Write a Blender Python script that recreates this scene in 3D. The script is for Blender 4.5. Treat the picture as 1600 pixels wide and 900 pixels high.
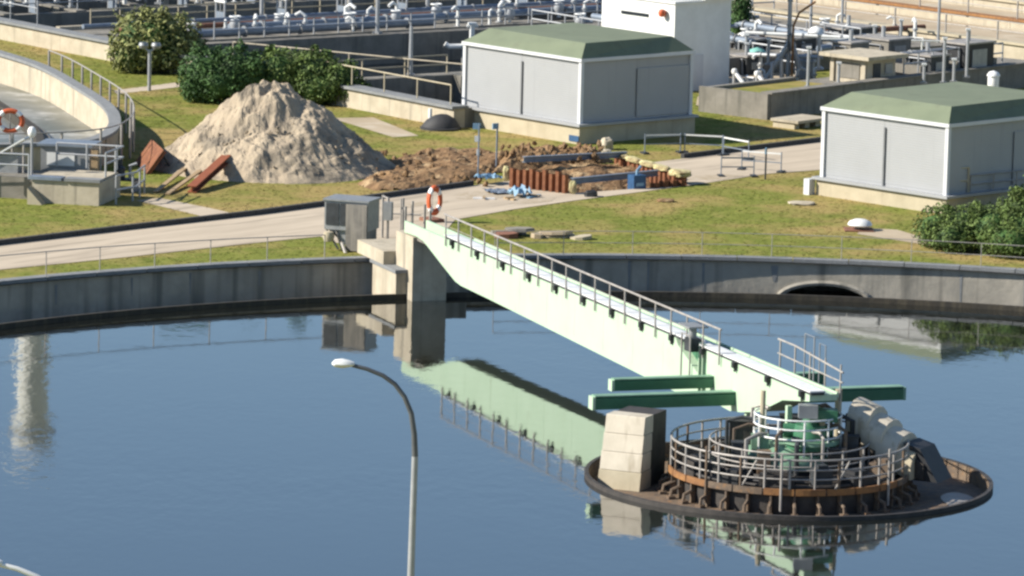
import bpy, math, random
import numpy as np
from mathutils import Vector, Matrix, noise, geometry
random.seed(7); rng = np.random.default_rng(7)
PI = math.pi
S = bpy.context.scene
COL = S.collection
for o in list(bpy.data.objects): bpy.data.objects.remove(o)

# ------------------------------------------------------------------ camera
cam = bpy.data.cameras.new('camera'); camo = bpy.data.objects.new('camera', cam); COL.objects.link(camo)
cam.sensor_width = 36.0; cam.lens = 180.0; cam.clip_start = 1.0; cam.clip_end = 6000
PITCH, ROLL = 0.156, 0.025
camo.matrix_world = (Matrix.Translation((0, 0, 33.728)) @ Matrix.Rotation(PI/2 - PITCH, 4, 'X') @ Matrix.Rotation(ROLL, 4, 'Z'))
S.camera = camo
S.render.resolution_x, S.render.resolution_y = 1024, 576
# ------------------------------------------------------------------ sky, sun, exposure
SUN = Vector((-0.985, -0.15, 0)).normalized(); EL = math.radians(33)
w = bpy.data.worlds.new('World'); S.world = w; w.use_nodes = True
nt = w.node_tree; bg = nt.nodes['Background']
sky = nt.nodes.new('ShaderNodeTexSky'); sky.sky_type = 'NISHITA'; sky.sun_disc = False
sky.sun_elevation = EL; sky.sun_rotation = math.atan2(SUN.x, SUN.y); sky.air_density = 1.0; sky.dust_density = 0.05; sky.ozone_density = 3.0
nt.links.new(sky.outputs[0], bg.inputs[0]); bg.inputs[1].default_value = 0.084
sl = bpy.data.lights.new('sun', 'SUN'); sl.energy = 5.0; sl.angle = math.radians(0.53); sl.color = (1.0, 0.94, 0.84)
so = bpy.data.objects.new('sun', sl); COL.objects.link(so)
sd = Vector((SUN.x*math.cos(EL), SUN.y*math.cos(EL), math.sin(EL)))
so.rotation_euler = sd.to_track_quat('Z', 'Y').to_euler(); so.location = (-60, 100, 90)
S.view_settings.view_transform = 'Standard'; S.view_settings.look = 'None'; S.view_settings.gamma = 1.0
S.view_settings.exposure = 0.82
S.cycles.filter_width = 2.6

# ------------------------------------------------------------------ materials
M = {}
def mat(name, c1, c2=None, scale=2.0, rough=0.8, bump=0.0, metal=0.0, detail=5, stretch=(1, 1, 1), spots=None, bscale=None, streak=None, contrast=(0.35, 0.65), rot=0.0, island=0.0):
    m = bpy.data.materials.new(name); m.use_nodes = True; n = m.node_tree.nodes; l = m.node_tree.links
    b = n['Principled BSDF']; b.inputs['Roughness'].default_value = rough; b.inputs['Metallic'].default_value = metal
    c2 = c2 or tuple(v*0.75 for v in c1)
    tc = n.new('ShaderNodeTexCoord'); mp = n.new('ShaderNodeMapping'); mp.inputs['Scale'].default_value = stretch
    m0 = n.new('ShaderNodeMapping'); m0.inputs['Rotation'].default_value = (0, 0, rot); l.new(tc.outputs['Object'], m0.inputs[0]); l.new(m0.outputs[0], mp.inputs[0])
    def nz(sc, d=detail, vec=mp.outputs[0]):
        t = n.new('ShaderNodeTexNoise'); t.inputs['Scale'].default_value = sc; t.inputs['Detail'].default_value = d; t.inputs['Roughness'].default_value = 0.62
        l.new(vec, t.inputs['Vector']); return t
    def ramp(src, lo, hi):
        r = n.new('ShaderNodeMapRange'); r.inputs[1].default_value = lo; r.inputs[2].default_value = hi; l.new(src, r.inputs[0]); return r.outputs[0]
    def mix(fac, a, bcol):
        x = n.new('ShaderNodeMix'); x.data_type = 'RGBA'; l.new(fac, x.inputs[0])
        if isinstance(a, tuple): x.inputs[6].default_value = (*a, 1)
        else: l.new(a, x.inputs[6])
        x.inputs[7].default_value = (*bcol, 1); return x.outputs[2]
    t = nz(scale); col = mix(ramp(t.outputs[0], *contrast), c1, c2)
    if spots:
        sc, lo, hi, c3 = spots; t2 = nz(sc, 3); col = mix(ramp(t2.outputs[0], lo, hi), col, c3)
    if streak:
        sc, lo, hi, c3 = streak; mp2 = n.new('ShaderNodeMapping'); mp2.inputs['Scale'].default_value = (1, 1, 0.06); l.new(tc.outputs['Object'], mp2.inputs[0])
        t3 = nz(sc, 2, mp2.outputs[0]); col = mix(ramp(t3.outputs[0], lo, hi), col, c3)
    if island:      # every leaf or blade a little lighter or darker than the next
        gi = n.new('ShaderNodeNewGeometry'); hs = n.new('ShaderNodeHueSaturation'); r = n.new('ShaderNodeMapRange'); r.inputs[3].default_value = 1-island; r.inputs[4].default_value = 1+island
        l.new(gi.outputs['Random Per Island'], r.inputs[0]); l.new(r.outputs[0], hs.inputs['Value']); l.new(col, hs.inputs['Color']); col = hs.outputs[0]
    l.new(col, b.inputs['Base Color'])
    if bump:
        bt = nz(bscale or scale*4, 6); bp = n.new('ShaderNodeBump'); bp.inputs['Strength'].default_value = 1.0; bp.inputs['Distance'].default_value = bump
        l.new(bt.outputs[0], bp.inputs['Height']); l.new(bp.outputs[0], b.inputs['Normal'])
    M[name] = m; return m
mat('grass', (.190, .200, .042), (.130, .152, .028), .9, .98, .03, spots=(.16, .44, .60, (.30, .225, .085)), bscale=7, streak=(.9, .52, .72, (.225, .205, .06)))
mat('grass_blade', (.19, .20, .044), (.135, .158, .03), .6, .98, spots=(.16, .44, .60, (.30, .225, .085)), island=.3)
mat('road', (.50, .42, .32), (.40, .335, .255), .9, .95, .008, stretch=(.10, 1.0, 1), rot=-.843, spots=(1.6, .54, .70, (.31, .26, .20)), bscale=12)
mat('kerb', (.060, .057, .054), (.036, .036, .036), 3, .9, .01)  # near-black colour holds the shade on the face turned from the sun
mat('concrete_pale', (.448, .392, .296), (.352, .304, .224), 1.1, .9, .015, streak=(2.2, .56, .72, (.264, .232, .176)))
mat('concrete', (.216, .198, .168), (.156, .144, .120), 1.3, .9, .015, streak=(2.5, .55, .72, (.114, .108, .090)))
mat('concrete_wall', (.37, .335, .275), (.26, .24, .20), .8, .92, .02, streak=(1.5, .50, .66, (.165, .155, .13)), spots=(.35, .50, .70, (.29, .27, .23)))
mat('coping', (.210, .215, .215), (.165, .170, .170), 2, .85, .01)
mat('baffle', (.044, .036, .024), (.024, .021, .016), 1.2, .8, .02, streak=(3, .5, .7, (.068, .056, .036)))
mat('pale_green', (.415, .535, .385), (.39, .51, .36), .7, .5, .002, streak=(3.2, .64, .78, (.33, .40, .27)), spots=(.5, .58, .75, (.37, .47, .33)))
mat('green', (.045, .16, .085), (.035, .125, .065), 1.5, .45)
mat('mid_green', (.202, .336, .235), (.143, .252, .168), 1.5, .5)
mat('white_paint', (.702, .702, .675), (.630, .630, .603), 1.2, .5)
mat('deck_metal', (.700, .700, .686), (.588, .588, .574), 4, .5)
mat('galv', (.294, .301, .301), (.231, .238, .245), 3, .5, metal=.35)
mat('rail_steel', (.360, .332, .296), (.252, .234, .216), 3, .6, metal=.2)
mat('dark_steel', (.045, .05, .055), (.025, .028, .03), 3, .6, metal=.2)
mat('black', (.012, .013, .015), (.02, .02, .022), 3, .6)
mat('rust', (.211, .078, .031), (.122, .044, .020), 2.2, .9, .01, spots=(5, .58, .7, (.258, .129, .061)))
mat('red_rust', (.272, .082, .031), (.204, .054, .020), 2, .85, .006)
mat('pan_rust', (.168, .119, .077), (.091, .066, .049), 2.5, .8, .01, spots=(4, .55, .68, (.210, .119, .056)))
mat('orange_rust', (.300, .143, .045), (.180, .083, .034), 3, .85, .008)
mat('pan_dark', (.05, .042, .036), (.025, .022, .02), 3, .7, .01)
mat('sand', (.41, .335, .24), (.30, .245, .18), .7, .97, .07, bscale=2.2, spots=(.5, .50, .64, (.20, .17, .13)))
mat('soil', (.271, .171, .091), (.151, .091, .050), 1.3, .97, .08, bscale=4, spots=(.9, .55, .7, (.403, .293, .171)))
mat('clad', (.307, .312, .317), (.288, .293, .297), .5, .5, streak=(2.5, .62, .8, (.264, .269, .274)))
mat('clad_trim', (.564, .570, .578), (.520, .527, .535), 1, .5)
mat('roof_green', (.150, .176, .113), (.125, .149, .096), .5, .9, .003, spots=(1.2, .55, .75, (.115, .128, .085)))
mat('plinth', (.432, .374, .266), (.360, .310, .216), 1.0, .9, .012, streak=(2.5, .60, .8, (.288, .245, .173)))
mat('orange', (.527, .102, .030), (.442, .085, .025), 3, .5)
mat('white_plastic', (.80, .79, .77), (.74, .73, .71), 3, .45)
mat('yellow', (.50, .45, .23), (.36, .31, .15), 2, .9, .02, spots=(2, .5, .65, (.25, .19, .10)))
mat('blue', (.03, .09, .19), (.02, .06, .14), 3, .5)
mat('light_blue', (.19, .32, .43), (.15, .26, .36), 3, .6)
mat('pipe_blue', (.203, .240, .285), (.150, .180, .225), 2, .5, metal=.2)
mat('pole_grey', (.368, .376, .384), (.304, .312, .320), 3, .5, metal=.3)
mat('bin_brown', (.21, .19, .165), (.13, .12, .105), 2, .8, streak=(4, .5, .7, (.27, .24, .2)))
mat('wet_film', (.17, .14, .11), (.26, .24, .21), 1.5, .42)
mat('bin_grey', (.16, .165, .17), (.12, .125, .13), 2, .6)
mat('mud', (.33, .26, .17), (.40, .33, .24), 1.4, .95, .01, spots=(2.5, .5, .65, (.45, .38, .29)))
mat('arm_grey', (.10, .105, .11), (.07, .075, .08), 3, .5)
mat('wood', (.375, .270, .150), (.285, .195, .105), 3, .85, .004, stretch=(1, 1, 8))
mat('brick_red', (.231, .105, .063), (.168, .070, .042), 4, .9, .01)
mat('cream_white', (.54, .48, .38), (.45, .40, .31), 1.2, .65, streak=(3, .55, .72, (.34, .29, .21)))
mat('basin_water', (.012, .016, .02), (.02, .024, .028), 2, .12)
mat('sludge', (.280, .280, .259), (.091, .098, .077), .18, .35, spots=(.5, .55, .7, (.385, .385, .364)))
mat('teal', (.18, .42, .36), (.15, .36, .31), 1, .6)
mat('tan_slab', (.416, .336, .232), (.336, .264, .176), .5, .95, .01, spots=(.4, .55, .7, (.464, .400, .304)))
mat('pink_slab', (.400, .248, .200), (.336, .208, .168), .6, .95)
mat('bark', (.10, .075, .05), (.06, .045, .03), 4, .95, .01)
mat('glass', (.02, .025, .03), (.03, .035, .04), 1, .1)
mat('tyre_black', (.022, .022, .024), (.035, .035, .036), 2, .7, .01)
def leafmat(name, c1, c2, sc=1.2):
    m = mat(name, c1, c2, sc, .7, island=.55); b = m.node_tree.nodes['Principled BSDF']; b.inputs['Specular IOR Level'].default_value = .25
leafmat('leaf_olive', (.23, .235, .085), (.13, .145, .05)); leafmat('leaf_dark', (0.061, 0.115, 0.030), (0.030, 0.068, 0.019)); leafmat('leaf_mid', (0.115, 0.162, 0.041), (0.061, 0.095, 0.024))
for k_ in ('grass', 'grass_blade', 'sand', 'soil', 'road'): M[k_].node_tree.nodes['Principled BSDF'].inputs['Specular IOR Level'].default_value = .1
# water: clear dark body, sky in its skin, light wind ripples
m = bpy.data.materials.new('water'); m.use_nodes = True; n = m.node_tree.nodes; l = m.node_tree.links; b = n['Principled BSDF']
b.inputs['Base Color'].default_value = (.010, .011, .009, 1); b.inputs['Roughness'].default_value = .03; b.inputs['IOR'].default_value = 1.55
tc = n.new('ShaderNodeTexCoord'); h = None
for sc, st, d in ((0.5, (1, .6, 1), .013), (2.2, (1, .55, 1), .0075)):
    mp = n.new('ShaderNodeMapping'); mp.inputs['Scale'].default_value = st; l.new(tc.outputs['Object'], mp.inputs[0])
    t = n.new('ShaderNodeTexNoise'); t.inputs['Scale'].default_value = sc; t.inputs['Detail'].default_value = 3; l.new(mp.outputs[0], t.inputs['Vector'])
    bp = n.new('ShaderNodeBump'); bp.inputs['Distance'].default_value = d; l.new(t.outputs[0], bp.inputs['Height'])
    if h: l.new(h.outputs[0], bp.inputs['Normal'])
    h = bp
pn = n.new('ShaderNodeTexNoise'); pn.inputs['Scale'].default_value = .055; pn.inputs['Detail'].default_value = 2; l.new(tc.outputs['Object'], pn.inputs['Vector'])
pr0 = n.new('ShaderNodeMapRange'); pr0.inputs[1].default_value = .38; pr0.inputs[2].default_value = .62; pr0.inputs[3].default_value = .25; pr0.inputs[4].default_value = 1.0; l.new(pn.outputs[0], pr0.inputs[0])
for nd in n:
    if nd.bl_idname == 'ShaderNodeBump': l.new(pr0.outputs[0], nd.inputs['Strength'])      # wind patches
l.new(h.outputs[0], b.inputs['Normal']); b.inputs['Coat Weight'].default_value = .45; b.inputs['Coat Roughness'].default_value = .03; M['water'] = m

# ------------------------------------------------------------------ builders
class MB:
    def __init__(s): s.v = []; s.f = []
    def add(s, vs, fs):
        k = len(s.v); s.v += [tuple(p) for p in vs]; s.f += [tuple(i+k for i in f) for f in fs]; return s
    def box(s, x0, x1, y0, y1, z0, z1, rot=None, piv=None):
        vs = [Vector((x, y, z)) for z in (z0, z1) for y in (y0, y1) for x in (x0, x1)]
        if rot is not None:
            pv = Vector(piv) if piv else Vector(((x0+x1)/2, (y0+y1)/2, (z0+z1)/2)); vs = [rot @ (p-pv)+pv for p in vs]
        return s.add(vs, [(0, 2, 3, 1), (4, 5, 7, 6), (0, 1, 5, 4), (2, 6, 7, 3), (0, 4, 6, 2), (1, 3, 7, 5)])
    def tube(s, pts, r, n=8, cap=True):
        pts = [Vector(p) for p in pts]; rs = r if isinstance(r, (list, tuple)) else [r]*len(pts); vs = []; prev = None
        for i, p in enumerate(pts):
            t = (pts[min(i+1, len(pts)-1)]-pts[max(i-1, 0)]).normalized()
            a = prev - t*prev.dot(t) if prev and (prev-t*prev.dot(t)).length > 1e-3 else (t.cross(Vector((0, 0, 1))) if abs(t.z) < .95 else t.cross(Vector((1, 0, 0))))
            a.normalize(); c = t.cross(a); prev = a
            for j in range(n):
                th = 2*PI*j/n; vs.append(p+(a*math.cos(th)+c*math.sin(th))*rs[i])
        fs = [(i*n+j, i*n+(j+1) % n, (i+1)*n+(j+1) % n, (i+1)*n+j) for i in range(len(pts)-1) for j in range(n)]
        if cap: fs += [tuple(range(n-1, -1, -1)), tuple((len(pts)-1)*n+j for j in range(n))]
        return s.add(vs, fs)
    def lathe(s, prof, n=24, c=(0, 0, 0), a0=0, a1=2*PI):
        full = abs(a1-a0-2*PI) < 1e-6; k = n if full else n+1; vs = []
        for i in range(k):
            a = a0+(a1-a0)*i/n
            for r, z in prof: vs.append((c[0]+r*math.cos(a), c[1]+r*math.sin(a), c[2]+z))
        q = len(prof); fs = []
        for i in range(n):
            j = (i+1) % k
            for p in range(q-1): fs.append((i*q+p, j*q+p, j*q+p+1, i*q+p+1))
        return s.add(vs, fs)
    def prism(s, poly, axis, t0, t1):
        # polygon in (p,q); axis 'z': (p,q,t)  axis 'y': (p,t,q)  axis 'x': (t,p,q)
        def P(p, q, t): return {'z': (p, q, t), 'y': (p, t, q), 'x': (t, p, q)}[axis]
        k = len(poly); vs = [P(p, q, t0) for p, q in poly]+[P(p, q, t1) for p, q in poly]
        fs = [(i, (i+1) % k, k+(i+1) % k, k+i) for i in range(k)]+[tuple(range(k-1, -1, -1)), tuple(range(k, 2*k))]
        return s.add(vs, fs)
    def mesh(s, name, mt, smooth=False, fix=True):
        me = bpy.data.meshes.new(name); me.from_pydata(s.v, [], s.f); me.materials.append(M[mt])
        if fix:
            import bmesh
            bm = bmesh.new(); bm.from_mesh(me); bmesh.ops.recalc_face_normals(bm, faces=bm.faces); bm.to_mesh(me); bm.free()
        if smooth:
            me.polygons.foreach_set('use_smooth', [True]*len(me.polygons)); me.set_sharp_from_angle(angle=math.radians(40))
        me.update(); return me
    def build(s, name, mt, parent=None, smooth=False, label=None, kind=None, fix=True):
        return put(name, s.mesh(name, mt, smooth, fix), parent, label, kind)
def put(name, me, parent=None, label=None, kind=None, loc=None, rz=None):
    o = bpy.data.objects.new(name, me); COL.objects.link(o)
    if parent: o.parent = parent
    if label: o['label'] = label
    if kind: o['kind'] = kind
    if loc: o.location = loc
    if rz is not None: o.rotation_euler = (0, 0, rz)
    return o
def tag(o, label, cat, group=None):
    o['label'] = label; o['category'] = cat
    if group: o['group'] = group
    return o
def thing(name, label, cat, loc=(0, 0, 0), rz=0, group=None):
    o = bpy.data.objects.new(name, None); COL.objects.link(o); o.location = loc; o.rotation_euler = (0, 0, rz); o.empty_display_size = .3
    return tag(o, label, cat, group)
def inpoly(x, y, poly):
    r = np.zeros(x.shape, bool); k = len(poly)
    for i in range(k):
        x0, y0 = poly[i]; x1, y1 = poly[(i+1) % k]
        c = ((y0 > y) != (y1 > y)) & (x < (x1-x0)*(y-y0)/((y1-y0) if y1 != y0 else 1e-9)+x0); r ^= c
    return r
def edged(x, y, poly):
    d = np.full(x.shape, 1e9); k = len(poly)
    for i in range(k):
        a = np.array(poly[i]); b2 = np.array(poly[(i+1) % k]); e = b2-a; L = e@e
        t = np.clip(((x-a[0])*e[0]+(y-a[1])*e[1])/L, 0, 1); d = np.minimum(d, np.hypot(x-a[0]-t*e[0], y-a[1]-t*e[1]))
    return d
def railing(name, label, pts, spacing=2.0, height=1.05, rails=(1.0, .5), r=.028, mt='rail_steel', group=None, cat='railing', base=None, pr=None):
    """a run of posts and rails along a ground polyline (3-D points)"""
    P = [Vector(p) for p in pts]; t = thing(name, label, cat, P[0], 0, group); P = [p-P[0] for p in P]
    pm = MB().tube([(0, 0, 0), (0, 0, height)], pr or r*1.15, 6).mesh('post', mt)
    seg = [(P[i+1]-P[i]).length for i in range(len(P)-1)]; tot = sum(seg); k = max(1, round(tot/spacing))
    for i in range(k+1):
        d = min(tot*i/k, tot-1e-6); j = 0
        while j < len(seg)-1 and d > seg[j]: d -= seg[j]; j += 1
        put('post', pm, t, loc=P[j]+(P[j+1]-P[j])*(d/seg[j]))
    for h in rails: MB().tube([p+Vector((0, 0, h*height)) for p in P], r, 6).build('rail', mt, t)
    return t
ZG = 1.05

# ------------------------------------------------------------------ layout constants
TC = (9.61, 171.40); TR = 45.60                       # big clarifier
LKNOT = [(-62, 318), (-40, 297), (-33, 286.2), (-28.2, 277.5), (-25.1, 271), (-22.3, 262), (-20.25, 254.3), (-19.4, 248), (-19.45, 243.6), (-20.2, 240.9), (-21.8, 239.3), (-24.4, 238.4), (-30, 237.6), (-62, 236)]   # neighbour tank
def crom(K, n=8):
    out = []
    for i in range(len(K)-1):
        p0, p1, p2, p3 = [np.array(K[max(0, min(len(K)-1, i+j))], float) for j in (-1, 0, 1, 2)]
        for q in range(n):
            t = q/n; out.append(tuple(.5*((2*p1)+(p2-p0)*t+(2*p0-5*p1+4*p2-p3)*t*t+(3*p1-p0-3*p2+p3)*t**3)))
    return out+[tuple(K[-1])]
LPATH = [(float(a), float(b)) for a, b in crom(LKNOT)]
BO = (-2.9, 259.4); BT = 0.93                         # aeration basin corner and heading
def bas(x, y): c, s_ = math.cos(-BT), math.sin(-BT); return (BO[0]+x*c-y*s_, BO[1]+x*s_+y*c)
CELLS = [(-31, -14, .7, 27), (-13, -1.8, .7, 9), (-59, -40.5, .7, 48), (-39.6, -32.2, 30, 48)]
PIT = [(-.12, 238.3), (2.57, 236.5), (8.21, 240.3), (5.3, 247.2), (.7, 243.7)]
def circ(c, r, k): return [(c[0]+r*math.cos(2*PI*i/k), c[1]+r*math.sin(2*PI*i/k)) for i in range(k)]
HOLES = [circ(TC, TR+.25, 160), [(a-.08, b) for a, b in LPATH], [bas(-60, .35), bas(-.9, .35), bas(-.9, 9.5), bas(-13.5, 9.5), bas(-13.5, 49), bas(-60, 49)], PIT]
ROAD_F = [(-60, 172), (-40, 195), (-21.87, 215.85), (-16.83, 221.26), (-11.53, 226.75), (-5.99, 233.35), (-1.63, 238.75), (6.73, 248.36), (12.66, 254.87), (20, 262.8), (34, 278)]
ROAD_N = [(-56, 166), (-38, 189), (-21.18, 209.13), (-16.23, 213.5), (-11.09, 218.43), (-8.42, 220.79), (-7.6, 219.0), (-3.4, 219.6), (-2.61, 227.0), (-.09, 230.63), (2.86, 234.2), (8.22, 240.2), (12.22, 245.16), (14.63, 246.9), (20, 252), (36, 268)]

# ------------------------------------------------------------------ ground
def cdt_sheet(name, outer, holes, z, mt, kind='structure', grid=None):
    vs = [Vector(p) for p in outer]; es = [(i, (i+1) % len(outer)) for i in range(len(outer))]
    for hpoly in holes:
        k = len(vs); vs += [Vector(p) for p in hpoly]; es += [(k+i, k+(i+1) % len(hpoly)) for i in range(len(hpoly))]
    V, E_, F, *_ = geometry.delaunay_2d_cdt(vs, es, [], 1, 1e-4)
    F = [f for f in F]; c = np.array([np.mean([V[i] for i in f], axis=0) for f in F]); keep = inpoly(c[:, 0], c[:, 1], outer)
    for hpoly in holes: keep &= ~inpoly(c[:, 0], c[:, 1], hpoly)
    mb = MB(); mb.v = [(p[0], p[1], z) for p in V]; mb.f = [tuple(f) for f, k in zip(F, keep) if k]
    o = mb.build(name, mt, fix=False)
    for p in o.data.polygons:
        if p.normal.z < 0: p.flip()
    if kind: o['kind'] = kind
    return o
cdt_sheet('ground', [(-2500, -1500), (2500, -1500), (2500, 4500), (-2500, 4500)], HOLES, ZG, 'grass')
cdt_sheet('road', ROAD_F+ROAD_N[::-1], [[(p[0], p[1]) for p in PIT]], ZG+.02, 'road')
cdt_sheet('path', [(-17.2, 230.6), (-13.48, 225.5), (-12.2, 226.7), (-13.6, 228.6), (-16.2, 231.6)], [], ZG+.012, 'road')
cdt_sheet('path', [(-21.3, 270.8), (-18.5, 274.3), (-17.6, 275.6), (-18.6, 276.6), (-21.6, 272.3)], [], ZG+.012, 'road')
cdt_sheet('path', [(-9.6, 262.8), (-6.2, 255.6), (-4.9, 256.4), (-7.4, 263.4)], [], ZG+.012, 'tan_slab')
# kerb stones along the far road edge
kb = thing('kerb', 'low dark kerb along the far edge of the concrete road', 'kerb', (0, 0, 0))
del kb['category'], kb['label']; kb['kind'] = 'structure'
def run_blocks(parent, name, line, L, wdt, z0, z1, mt, gap=.03, side=1):
    P = [Vector(p) for p in line]; cache = {}
    for a, b_ in zip(P[:-1], P[1:]):
        e = b_-a; k = max(1, round(e.length/L)); bl = e.length/k; key = round(bl, 2)
        if key not in cache: cache[key] = MB().box(gap/2, bl-gap/2, 0 if side > 0 else -wdt, wdt if side > 0 else 0, z0, z1).mesh(name, mt)
        for i in range(k):
            q = a+e*(i/k); put(name, cache[key], parent, loc=(q.x, q.y, 0), rz=math.atan2(e.y, e.x))
run_blocks(kb, 'kerb_stone', ROAD_F[1:6]+[(-1.9, 238.4)], 1.5, .22, ZG-.05, ZG+.24, 'kerb')
run_blocks(kb, 'kerb_stone', [(8.3, 250.1), (12.66, 254.87), (20, 262.8)], 1.5, .22, ZG-.05, ZG+.24, 'kerb')

# ------------------------------------------------------------------ big clarifier: wall, coping, launder, water
tk = thing('clarifier_tank', 'large round concrete clarifier tank with dark water and grey coping', 'tank', (*TC, 0))
A0, NS = 0, 480
AC, AW, AH = math.atan2(45.3, 3.75), .040, .68     # arched inlet in the far wall
mb = MB(); vs = []; fs = []
for i in range(NS+1):
    a = 2*PI*i/NS
for i in range(NS):
    a, a2 = 2*PI*i/NS, 2*PI*(i+1)/NS
    def lo(t):
        d = abs(((t-AC+PI) % (2*PI))-PI); return -1.0 if d >= AW else -.62+AH*math.sqrt(max(0, 1-(d/AW)**2))
    l0, l1 = lo(a), lo(a2)
    if l0 != -1 and l1 == -1: l1 = -.62
    if l1 != -1 and l0 == -1: l0 = -.62
    k = len(vs); vs += [(TR*math.cos(a), TR*math.sin(a), l0), (TR*math.cos(a2), TR*math.sin(a2), l1), (TR*math.cos(a2), TR*math.sin(a2), 1.06), (TR*math.cos(a), TR*math.sin(a), 1.06)]
    fs.append((k, k+1, k+2, k+3))
    if l0 != -1 or l1 != -1:
        Q = TR+3; k = len(vs); vs += [(TR*math.cos(a), TR*math.sin(a), l0), (TR*math.cos(a2), TR*math.sin(a2), l1), (Q*math.cos(a2), Q*math.sin(a2), l1), (Q*math.cos(a), Q*math.sin(a), l0)]; fs.append((k, k+1, k+2, k+3))
        k = len(vs); vs += [(Q*math.cos(a), Q*math.sin(a), -1), (Q*math.cos(a2), Q*math.sin(a2), -1), (Q*math.cos(a2), Q*math.sin(a2), l1), (Q*math.cos(a), Q*math.sin(a), l0)]; fs.append((k, k+1, k+2, k+3))
mb.add(vs, fs).build('wall', 'concrete_wall', tk, fix=False)
am = MB(); pts = []
for i in range(17):
    q = PI*i/16; t = AC-(AW+.004)*math.cos(q); pts.append(((TR-.03)*math.cos(t), (TR-.03)*math.sin(t), -.62+(AH+.12)*math.sin(q)))
am.tube(pts, .12, 6).build('arch_ring', 'concrete_wall', tk)
for a_, h0, h1, wd in ((1.672, -.3, .95, .10), (1.654, -.4, .9, .08), (1.602, -.6, .9, .09), (1.535, .2, .85, .25), (1.36, -.6, .8, .09), (1.30, -.6, .95, .06), (2.10, .0, .9, .08), (2.16, .1, .85, .08), (2.03, .2, .8, .09), (2.24, 0, .8, .1)):
    m_ = MB(); w_ = wd/TR; R_ = TR-.012; m_.add([((R_)*math.cos(a_+x*w_), R_*math.sin(a_+x*w_), z) for x, z in ((-.3, h0), (.2, h0-.05), (.5, (h0+h1)/2), (.7, h1), (-.6, h1), (-.5, (h0+h1)/2+.1))], [(0, 1, 2, 3, 4, 5)]).build('lime_streak', 'coping', tk, fix=False)
am = MB(); a_ = 1.24
for j, (da, z0, z1) in enumerate(((.05, .75, -.45), (-.035, .85, -.5))): MB().add([((TR-.015)*math.cos(a_+x), (TR-.015)*math.sin(a_+x), z) for x, z in ((.0, z0), (.004, z0), (da+.005, z1), (da, z1))], [(0, 1, 2, 3)]).build('lime_streak', 'coping', tk, fix=False)
NB = 120; cm = MB()
cm.lathe([(TR-.17, 1.05), (TR-.17, 1.2), (TR+.4, 1.2), (TR+.4, 1.02), (TR-.17, 1.02)], 3, a0=0.0004, a1=2*PI/NB-.0004)
nn = len(cm.v); cm.f += [(0, 1, 2, 3), (nn-2, nn-3, nn-4, nn-5)]; cme = cm.mesh('coping_block', 'coping')
for i in range(NB):
    o = put('coping_block', cme, tk, loc=(0, 0, random.uniform(-.006, .006)), rz=2*PI*i/NB)
MB().lathe([(41.95, -.62), (TR+3, -.62)], 240).build('launder_water', 'basin_water', tk, fix=False)
for rr, zt in ((41.8, .21), (42.1, .10)):
    MB().lathe([(rr, -1), (rr, zt), (rr+.16, zt), (rr+.16, -1)], 240).build('scum_baffle' if rr < 42 else 'weir_plate', 'baffle', tk)
mb = MB().lathe([(0, -3.5), (TR+3, -3.5)], 64).build('tank_floor', 'baffle', tk)
PT = (TC[0]+.08, TC[1]+2.0); PZ = -.38; RP = 7.02
wt = cdt_sheet('water', circ(TC, 41.9, 200), [circ(PT, RP-.04, 96)], 0, 'water')
def arc(c, r, a0, a1, k, z): return [(c[0]+r*math.cos(a0+(a1-a0)*i/k), c[1]+r*math.sin(a0+(a1-a0)*i/k), z) for i in range(k+1)]
railing('guard_railing', 'thin steel railing along the tank rim left of the bridge', arc(TC, TR+.1, 2.42, 1.965, 18, 1.2), 2.45, 1.0, (1.0,), .022, group='railings on the big tank rim')
railing('guard_railing', 'thin steel railing along the tank rim right of the bridge', arc(TC, TR+.1, 1.80, .95, 18, 1.2), 2.9, 1.0, (1.0, .5), .017, group='railings on the big tank rim')

# ------------------------------------------------------------------ bridge
BR = (10.34, 171.89); brz = math.atan2(.9358, -.3525)
br = thing('access_bridge', 'long pale green girder bridge from tank rim to the central platform', 'bridge', (*BR, 0), brz)
DZ = 3.2
main = [(36.6, DZ), (36.6, 1.80), (35.9, 1.62), (35.2, 1.55), (32, 1.52), (15.05, 1.26), (10.0, 1.2), (10.19, 2.27), (12.1, 2.97), (12.35, DZ)]
MB().prism(main, 'y', -1.05, 0).build('girder', 'pale_green', br)
for y0 in (-.10, -1.05): MB().prism([(42.25, DZ), (42.22, 2.72), (40.7, 2.76), (39.9, 2.70), (39.33, 2.55), (37.57, 2.06), (36.602, 1.8), (36.602, DZ)], 'y', y0, y0+.10).build('end_plate', 'pale_green', br)
MB().box(36.61, 42.2, -.94, -.11, 2.55, 2.75).build('landing_deck', 'concrete', br)
MB().prism([(9.45, DZ), (9.45, 1.5), (7.2, 1.42), (6.2, 1.55), (4.6, 1.85), (2.6, 2.62), (.3, 2.98), (.3, DZ)], 'y', -1.05, -.02).build('girder', 'pale_green', br)
MB().prism([(12.6, DZ-.01), (12.6, 1.8), (9.0, 1.8), (9.0, DZ-.01)], 'y', -1.0, -.32).build('girder_joint', 'green', br)
for x in (10.1, 9.75): MB().box(x-.03, x+.03, -.1, .02, 1.3, 3.4).build('hanger', 'pale_green', br)
mb = MB()
for x0, x1 in ((37.3, 12.4), (12.3, 8), (7.9, .2)): MB().box(x1, x0, -.56, .02, DZ+.10, DZ+.15).build('deck_plate', 'deck_metal', br)
MB().box(.2, 37.3, -.52, -.04, DZ+.002, DZ+.10).build('deck_gap_shade', 'dark_steel', br)  # dark strip painted in for the shadow gap under the deck edge
MB().box(.3, 36.6, -1.10, -1.03, DZ-.12, DZ+.06).build('top_flange', 'pale_green', br)
km = MB().box(-.10, .10, -.02, .13, -.20, .0).box(-.04, .04, .0, .06, -.34, -.2).mesh('bracket', 'black')
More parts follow.
